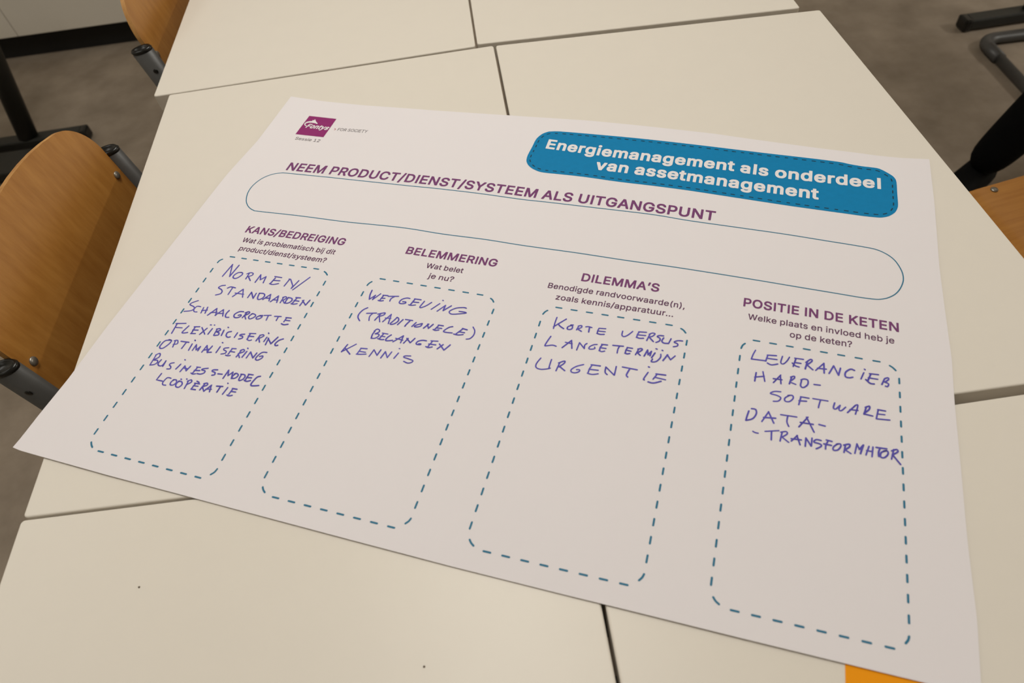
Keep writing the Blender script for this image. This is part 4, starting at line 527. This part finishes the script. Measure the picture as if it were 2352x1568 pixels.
 'o': [229,[[[87,-18,132,-17,146,-13,160,-6,173,4,191,24,199,38,206,59,209,81,209,111,206,133,200,152,189,171,170,191,149,204,133,209,85,210,71,207,55,200,39,188,24,172,11,149,6,132,3,105,4,72,8,52,18,29,25,19,52,-6,69,-14],[104,38,84,45,76,53,66,76,63,97,66,116,70,128,78,142,91,151,101,154,111,154,127,148,137,138,146,117,149,91,145,71,135,51,123,42]]]],
 'r': [149,[[[20,-14,65,-14,72,-7,72,121,74,130,79,140,92,149,102,152,131,151,138,158,138,203,131,210,90,210,80,207,71,201,64,208,20,208,13,201,13,-7]]]],
 's': [203,[[[73,-18,120,-17,138,-12,150,-6,172,14,179,25,183,38,182,75,175,90,163,103,142,116,89,129,74,135,71,139,73,148,85,154,95,156,113,151,120,143,122,136,130,128,148,128,170,133,179,141,179,159,167,181,148,199,128,208,118,210,74,210,52,204,38,196,23,182,17,174,11,160,10,125,12,116,19,103,34,88,49,79,63,74,111,63,119,59,122,54,119,46,110,41,100,38,86,38,69,45,63,56,63,60,55,68,37,68,13,63,4,55,6,32,17,12,40,-8,57,-15]]]],
 't': [133,[[[69,-16,111,-15,115,-14,123,-6,123,10,118,33,110,41,82,41,78,53,78,153,111,153,118,160,118,201,111,208,78,208,78,248,71,255,26,255,19,248,19,208,-4,208,-11,201,-11,160,-4,153,19,153,19,34,24,15,32,4,44,-7,53,-12]]]],
 'v': [216,[[[76,-14,123,-14,130,-7,204,186,204,201,197,208,149,208,141,200,100,83,58,200,50,208,2,208,-5,201,-5,185,-2,177,68,-6]]]],
 'y': [216,[[[29,-88,63,-88,78,-84,91,-76,111,-53,120,-34,204,186,204,201,197,208,149,208,142,201,100,83,58,200,50,208,2,208,-5,201,-5,185,66,2,66,-4,61,-18,54,-29,50,-31,24,-30,17,-37,10,-63,10,-78,17,-85]]]],
},
'regular': {
 ' ': [96,[]],
 '1': [232,[[[39,0,200,0,200,28,141,28,141,260,101,260,44,219,45,183,103,227,109,229,109,28,39,28]]]],
 '2': [232,[[[33,0,199,0,199,29,78,29,81,35,129,83,166,124,185,151,192,168,195,196,190,218,180,235,168,247,151,257,129,263,101,263,84,259,69,252,57,243,48,233,39,217,34,199,34,185,65,185,68,206,74,217,83,226,94,232,107,235,132,233,145,227,155,218,162,205,164,185,159,166,144,143,33,25]]]],
 'C': [261,[[[121,-3,152,-3,164,-1,185,6,205,18,217,29,229,45,237,62,242,81,209,82,200,59,186,43,167,32,145,27,116,29,93,39,76,54,61,79,53,115,55,160,61,181,70,198,86,216,96,223,109,229,128,233,146,233,161,230,179,222,195,208,204,194,209,178,242,178,237,198,230,213,212,236,198,247,185,254,152,263,121,263,105,260,84,252,67,241,48,222,36,203,28,184,22,158,21,110,23,96,29,73,41,48,52,33,77,12,93,4]]]],
 'E': [214,[[[31,0,192,0,192,29,64,29,64,117,182,117,182,146,64,146,64,231,190,231,190,260,31,260]]]],
 'F': [210,[[[31,0,64,0,64,113,177,113,177,142,64,142,64,231,189,231,189,260,31,260]]]],
 'I': [79,[[[23,0,56,0,56,260,23,260]]]],
 'O': [273,[[[120,-3,152,-3,168,0,189,8,206,19,224,37,234,52,244,74,251,106,252,143,249,167,240,196,229,216,215,233,199,246,180,256,152,263,120,263,105,260,77,248,60,235,46,219,35,201,26,177,21,149,21,110,24,91,31,68,43,45,61,24,77,12,93,4],[129,27,116,29,98,36,86,44,70,62,61,79,55,100,53,145,55,160,62,183,70,198,86,216,98,224,116,231,145,233,166,228,180,221,196,207,204,196,216,168,220,141,220,119,216,92,212,80,196,53,183,41,166,32,145,27]]]],
 'R': [229,[[[31,0,64,0,64,101,127,101,180,0,218,0,161,105,162,108,181,117,193,128,204,147,209,168,209,192,204,213,194,231,183,242,171,250,156,256,133,260,31,260],[65,130,64,231,130,231,148,227,164,217,174,200,176,191,176,169,171,153,162,142,148,134,135,131]]]],
 'S': [228,[[[113,-5,149,-1,178,12,191,23,201,37,206,49,209,65,208,84,205,95,197,109,185,121,155,137,106,150,84,158,71,166,61,178,59,199,66,215,77,225,87,230,103,234,127,234,148,228,161,219,166,213,172,199,172,193,205,193,204,205,199,220,193,230,182,242,159,256,132,263,93,262,64,252,52,244,37,228,31,217,27,202,27,179,31,165,41,150,50,142,78,127,147,107,166,96,174,86,177,69,175,58,170,48,160,38,148,31,123,25,98,26,75,34,60,48,54,62,53,70,20,70,21,56,26,41,38,23,48,14,61,6,80,-1]]]],
 'T': [229,[[[98,0,131,0,131,231,213,231,213,260,16,260,16,231,98,231]]]],
 'Y': [241,[[[104,0,137,0,137,107,232,260,194,260,139,170,121,135,105,166,48,259,9,260,104,107]]]],
 'e': [206,[[[96,-4,128,-3,140,0,157,8,173,21,186,43,186,47,156,54,150,41,139,31,120,24,97,24,85,27,71,35,62,44,55,56,50,73,49,87,190,87,188,126,182,147,176,159,169,169,150,185,138,191,118,196,91,196,81,194,60,185,49,177,37,164,28,149,22,133,18,113,17,93,19,71,23,55,33,34,52,13,61,7,80,-1],[50,113,51,127,62,149,75,161,85,166,99,169,121,167,137,159,145,151,152,139,158,116,158,113]]]],
 'i': [85,[[[27,0,58,0,58,194,27,194]],[[40,226,46,226,56,230,62,236,65,246,62,258,53,266,46,268,35,267,28,263,21,251,21,243,26,233]]]],
 's': [187,[[[80,-4,113,-3,131,2,143,8,161,25,169,45,169,64,166,74,161,83,150,94,123,106,73,118,64,123,57,132,55,142,59,155,69,164,88,170,104,170,120,165,132,153,137,142,165,148,164,155,158,167,145,182,132,190,111,196,81,196,67,193,51,186,33,170,27,159,24,148,26,123,33,110,41,102,56,93,70,88,118,77,130,70,136,61,137,48,133,39,126,32,117,27,99,23,79,24,62,31,54,39,48,54,18,48,26,26,37,13,55,2]]]],
},
}
CAPH = 260.0
_tri = {}
def glyph_tris(style, ch):
    """points and triangles of one glyph (outline with holes)"""
    k = (style, ch)
    if k not in _tri:
        pts = []; tris = []
        for comp in GLYPHS[style][ch][1]:
            loops = [[Vector((l[i], l[i+1], 0)) for i in range(0, len(l), 2)] for l in comp]
            n0 = len(pts)
            for l in loops: pts.extend(l)
            tris += [tuple(n0+i for i in tr) for tr in tessellate_polygon(loops)]
        _tri[k] = (pts, tris)
    return _tri[k]
STY = {'heading': ('bold', 'plum', 14.7), 'heading2': ('bold', 'plum', 10.6), 'sub': ('medium', 'plum_d', 7.1), 'white': ('heavy', 'white', 17.2),
       'grey': ('regular', 'grey', 5.8), 'thin': ('regular', 'grey', 5.9), 'logo': ('heavy', 'white', 8.4)}
PART = {'heading': 'printed_heading', 'heading2': 'column_heading', 'sub': 'column_subtitle', 'white': 'title_text', 'grey': 'session_text', 'thin': 'slogan_text', 'logo': 'logo_text'}
def text(kind, s, base, off, parent):
    style, mt, H = STY[kind]; shear = .3 if kind == 'logo' else 0
    items = []; x = 0
    for ch in s:
        adv = GLYPHS[style][ch][0]; pts, tris = glyph_tris(style, ch); items.append((x, pts, tris)); x += adv
    xs = [x0+p.x+shear*p.y for x0, pts, tr in items for p in pts]; xa, xb = min(xs), max(xs)
    L = [0]
    for a, c in zip(base, base[1:]): L.append(L[-1]+math.dist(a, c))
    def at(t):
        d = t*L[-1]; j = 0
        while j < len(base)-2 and L[j+1] < d: j += 1
        u = (d-L[j])/(L[j+1]-L[j]); a, c = base[j], base[j+1]
        return a[0]+(c[0]-a[0])*u, a[1]+(c[1]-a[1])*u
    vs_ = []; fs = []
    for x0, pts, tris in items:
        n0 = len(vs_)
        for p in pts:
            X, Y = at((x0+p.x+shear*p.y-xa)/(xb-xa)); vs_.append(P3(X, Y+p.y/CAPH*H, off))
        for tr in tris:
            a, b_, c = (vs_[n0+i] for i in tr)
            ar = (b_[0]-a[0])*(c[1]-a[1])-(b_[1]-a[1])*(c[0]-a[0])
            fs.append(tuple(n0+i for i in (tr if ar > 0 else tr[::-1])))
    m2 = bpy.data.meshes.new(PART[kind]); m2.from_pydata(vs_, [], fs); m2.materials.append(M[mt])
    o = bpy.data.objects.new(PART[kind], m2); COL.objects.link(o); o.parent = parent
    return o
_bd = [tuple(p) for p in DATA['BADGE']]; BADGE = spline(_bd[-2:]+_bd+_bd[:2], 3)[6:-7]
badge_o = ink('title_badge', area(BADGE, .16), M['blue'], label='blue rounded title badge with dark stitched border')
b = bmesh.new(); dash_path(b, offset_poly(BADGE, 4.6), 10.1, 4.7, .62, .34); ink('stitched_border', b, M['dash'], badge_o)
logo_o = ink('logo_square', area(DATA['LOGO'], .16), M['logo'], label='square magenta logo with white swoosh')
ink('logo_emblem', area(DATA['EMB'], .34), M['white'], logo_o)
b = bmesh.new(); ribbon(b, [tuple(p) for p in DATA['CHEV']], .4, .16); ink('chevron', b, M['red'], label='small red chevron before the slogan')
for kind, s, base, h in DATA['T']:
    par = badge_o if kind == 'white' else logo_o if kind == 'logo' else sheet
    text(kind, s, [tuple(p) for p in base], .34 if par is not sheet else .18, par)
_pl = [tuple(p) for p in DATA['PILL']]; pill = spline(_pl[-2:]+_pl+_pl[:2], 4)[8:-9]
b = bmesh.new(); ribbon(b, pill, .58, .16, closed=True); ink('rounded_answer_field', b, M['teal'], label='long rounded field drawn in a thin teal line')
for sides, corners in DATA['BX']:
    b = bmesh.new()
    for A, B, n in sides:
        dx, dy = (B[0]-A[0])/(n-1), (B[1]-A[1])/(n-1)
        for k in range(n):
            cx, cy = A[0]+dx*k, A[1]+dy*k
            ribbon(b, [(cx-dx*.185, cy-dy*.185), (cx+dx*.185, cy+dy*.185)], .85, .16)
    for c in corners: ribbon(b, spline([tuple(p) for p in c], 3), .85, .16)
    ink('dashed_column_frame', b, M['teal'])
for key, strokes in DATA['HW'].items():
    b = bmesh.new(); rnd = random.Random(key)
    for si, st in enumerate(strokes):
        p = [(st[i], st[i+1]) for i in range(1, len(st), 2)]
        if st[0]: p = spline(p, 4)
        ribbon(b, p, .70+rnd.uniform(-.05, .10), .22+.006*si, step=3.0)
    ink('handwritten_words', b, M['pen'])

# ------------------------------------------------------------------ small things
card = obj('orange_card', quad_slab([(0, 0), (.0707, -.028), (.0427, -.0987), (-.028, -.0707)], 0, .0004, .0005, .0001), M['orange'])
card.location = (.6592, -.2858, TZ+.0001)
tag(card, 'bright orange card peeking out from under the poster at the bottom right', 'card')
for (x, y), lb in (((.118, -.1675), 'tiny dark crumb on the lower left table'), ((.353, -.262), 'tiny dark speck of grit near the bottom of the lower left table')):
    c = obj('crumb', dome((0, 0, .0003), .0009, (0, 0, 1), .6, 8), M['crumb']); c.location = (x, y, TZ); tag(c, lb, 'crumb')

# ------------------------------------------------------------------ person on the chair at the upper right
def person():
    root = empty('person', (2.235, 1.245, 0))
    tag(root, 'seated person in black trousers, only one lower leg and shoe showing at the right edge', 'person')
    ox, oy = 2.235, 1.245
    V = []; E = []; Rd = []
    def add(p, r, parent=None):
        V.append((p[0]-ox, p[1]-oy, p[2])); Rd.append(r)
        if parent is not None: E.append((parent, len(V)-1))
        return len(V)-1
    pel = add((2.235, 1.300, .560), .115)
    wa = add((2.235, 1.320, .70), .110, pel); ch = add((2.235, 1.315, .90), .125, wa); sh = add((2.235, 1.305, 1.06), .085, ch)
    ne = add((2.235, 1.29, 1.14), .050, sh); hd0 = add((2.235, 1.275, 1.20), .060, ne); hd1 = add((2.235, 1.268, 1.27), .080, hd0); hd2 = add((2.235, 1.275, 1.345), .062, hd1)
    # right leg (towards the tables), the one in view
    hr = add((2.150, 1.250, .545), .092, pel); kr = add((1.945, .925, .500), .068, hr)
    k2 = add((1.900, .908, .425), .062, kr); c1_ = add((1.800, .892, .275), .064, k2); a1 = add((1.712, .876, .145), .054, c1_); add((1.664, .868, .078), .043, a1)
    hl = add((2.320, 1.250, .545), .092, pel); kl = add((2.400, .860, .510), .068, hl)
    k3 = add((2.400, .850, .42), .062, kl); c2_ = add((2.400, .880, .28), .062, k3); a2 = add((2.400, .900, .13), .050, c2_); add((2.400, .902, .09), .048, a2)
    hands = []
    for s in (-1, 1):
        s0 = add((2.235+s*.165, 1.305, 1.045), .058, sh); e = add((2.235+s*.235, 1.200, .815), .042, s0)
        w = add((2.235+s*.165, 1.000, .665), .027, e); palm = add((2.235+s*.150, .955, .650), .030, w)
        add((2.235+s*.147, .925, .646), .028, palm); hands.append((s, palm))
    me = bpy.data.meshes.new('body'); me.from_pydata(V, E, [])
    o = bpy.data.objects.new('body', me); COL.objects.link(o); o.parent = root
    sk = o.modifiers.new('skin', 'SKIN'); sk.use_smooth_shade = True
    for i, sv in enumerate(me.skin_vertices[0].data): sv.radius = (Rd[i], Rd[i]); sv.use_root = (i == 0)
    o.modifiers.new('sub', 'SUBSURF').levels = 2; o.modifiers['sub'].render_levels = 2
    dg = bpy.context.evaluated_depsgraph_get(); dg.update()
    m2 = bpy.data.meshes.new_from_object(o.evaluated_get(dg)); bpy.data.objects.remove(o)
    b = bmesh.new(); b.from_mesh(m2)
    # fingers join the same mesh
    for s in (-1, 1):
        for k in range(5):
            fx = 2.235+s*(.147-.026+.014*k) if k < 4 else 2.235+s*(.147-.034)
            base = Vector((fx-ox, (.925 if k < 4 else .955)-oy, .648)); ln = (.062, .072, .068, .055, .05)[k]
            pts = [base+Vector((0, .012, 0)), base+Vector((0, -ln*.3, .004)), base+Vector((0, -ln*.7, -.004)), base+Vector((0, -ln, -.018))]
            if k == 4: pts = [base, base+Vector((-s*.016, -.018, -.004)), base+Vector((-s*.022, -.045, -.012))]
            t = sweep([Vector(p) for p in pts], .0085, .0085, (1, 0, 0), 10)
            tm = bpy.data.meshes.new('f'); t.to_mesh(tm); t.free(); b.from_mesh(tm); bpy.data.meshes.remove(tm)
    for f in b.faces:
        c = f.calc_center_median(); f.smooth = True
        z = c.z; wy = c.y+oy
        if z > 1.14: f.material_index = 2
        elif z > .66 and wy > 1.02 or z > .72: f.material_index = 1
        elif wy < 1.02 and .60 < z < .70 and abs(c.x) > .06 and wy > .84: f.material_index = 2
        else: f.material_index = 0
    m2 = bpy.data.meshes.new('body'); b.to_mesh(m2); b.free()
    for k in ('trousers', 'jumper', 'skin'): m2.materials.append(M[k])
    bo = bpy.data.objects.new('body', m2); COL.objects.link(bo); bo.parent = root
    # face
    hc = Vector((0, 1.262-oy, 1.275))
    for s in (-1, 1):
        obj('eye', dome(hc+Vector((s*.030, -.072, .012)), .011, (0, -1, 0), .7), M['white'], root, True)
        obj('ear', dome(hc+Vector((s*.078, .01, 0)), .028, (1, 0, 0), .3), M['skin'], root, True)
    obj('nose', dome(hc+Vector((0, -.082, -.012)), .016, (0, -1, 0), 1.1), M['skin'], root, True)
    obj('mouth', dome(hc+Vector((0, -.070, -.045)), .020, (0, -.3, 1), .3), M['red'], root, True)
    hb = dome(hc+Vector((0, .018, .032)), .096, (0, 0, 1), .92, 24)
    for v in hb.verts:
        if v.co.y < hc.y-.05 and v.co.z < hc.z+.05: v.co.y = hc.y-.03
    obj('hair', hb, M['hair'], root, True)
    # shoes: lofted along the foot
    for (ax, ay), d in (((1.668, .872), Vector((-.62, -.35, 0)).normalized()), ((2.400, .915), Vector((0, -1, 0)))):
        sd = Vector((-d.y, d.x, 0)); b = bmesh.new(); rings = []
        for t, w, h, z0 in ((-.085, .012, .030, .02), (-.075, .030, .070, .0), (-.03, .036, .095, 0), (.03, .037, .085, 0), (.08, .043, .062, 0), (.13, .046, .050, 0), (.17, .038, .040, .002), (.188, .016, .022, .008)):
            c = Vector((ax-ox, ay-oy, 0))+d*t; ring = []
            for k in range(14):
                a = 2*math.pi*k/14; cx, cz = math.cos(a), math.sin(a)
                ring.append(b.verts.new(c+sd*w*cx+Vector((0, 0, z0+h*(.5+.5*max(-1, min(1, cz*1.25)))))))
            rings.append(ring)
        for A, B in zip(rings, rings[1:]):
            for k in range(14): b.faces.new((A[k], A[(k+1) % 14], B[(k+1) % 14], B[k]))
        b.faces.new(rings[0]); b.faces.new(rings[-1])
        obj('shoe', b, M['shoe'], root, True)
    return root
person()
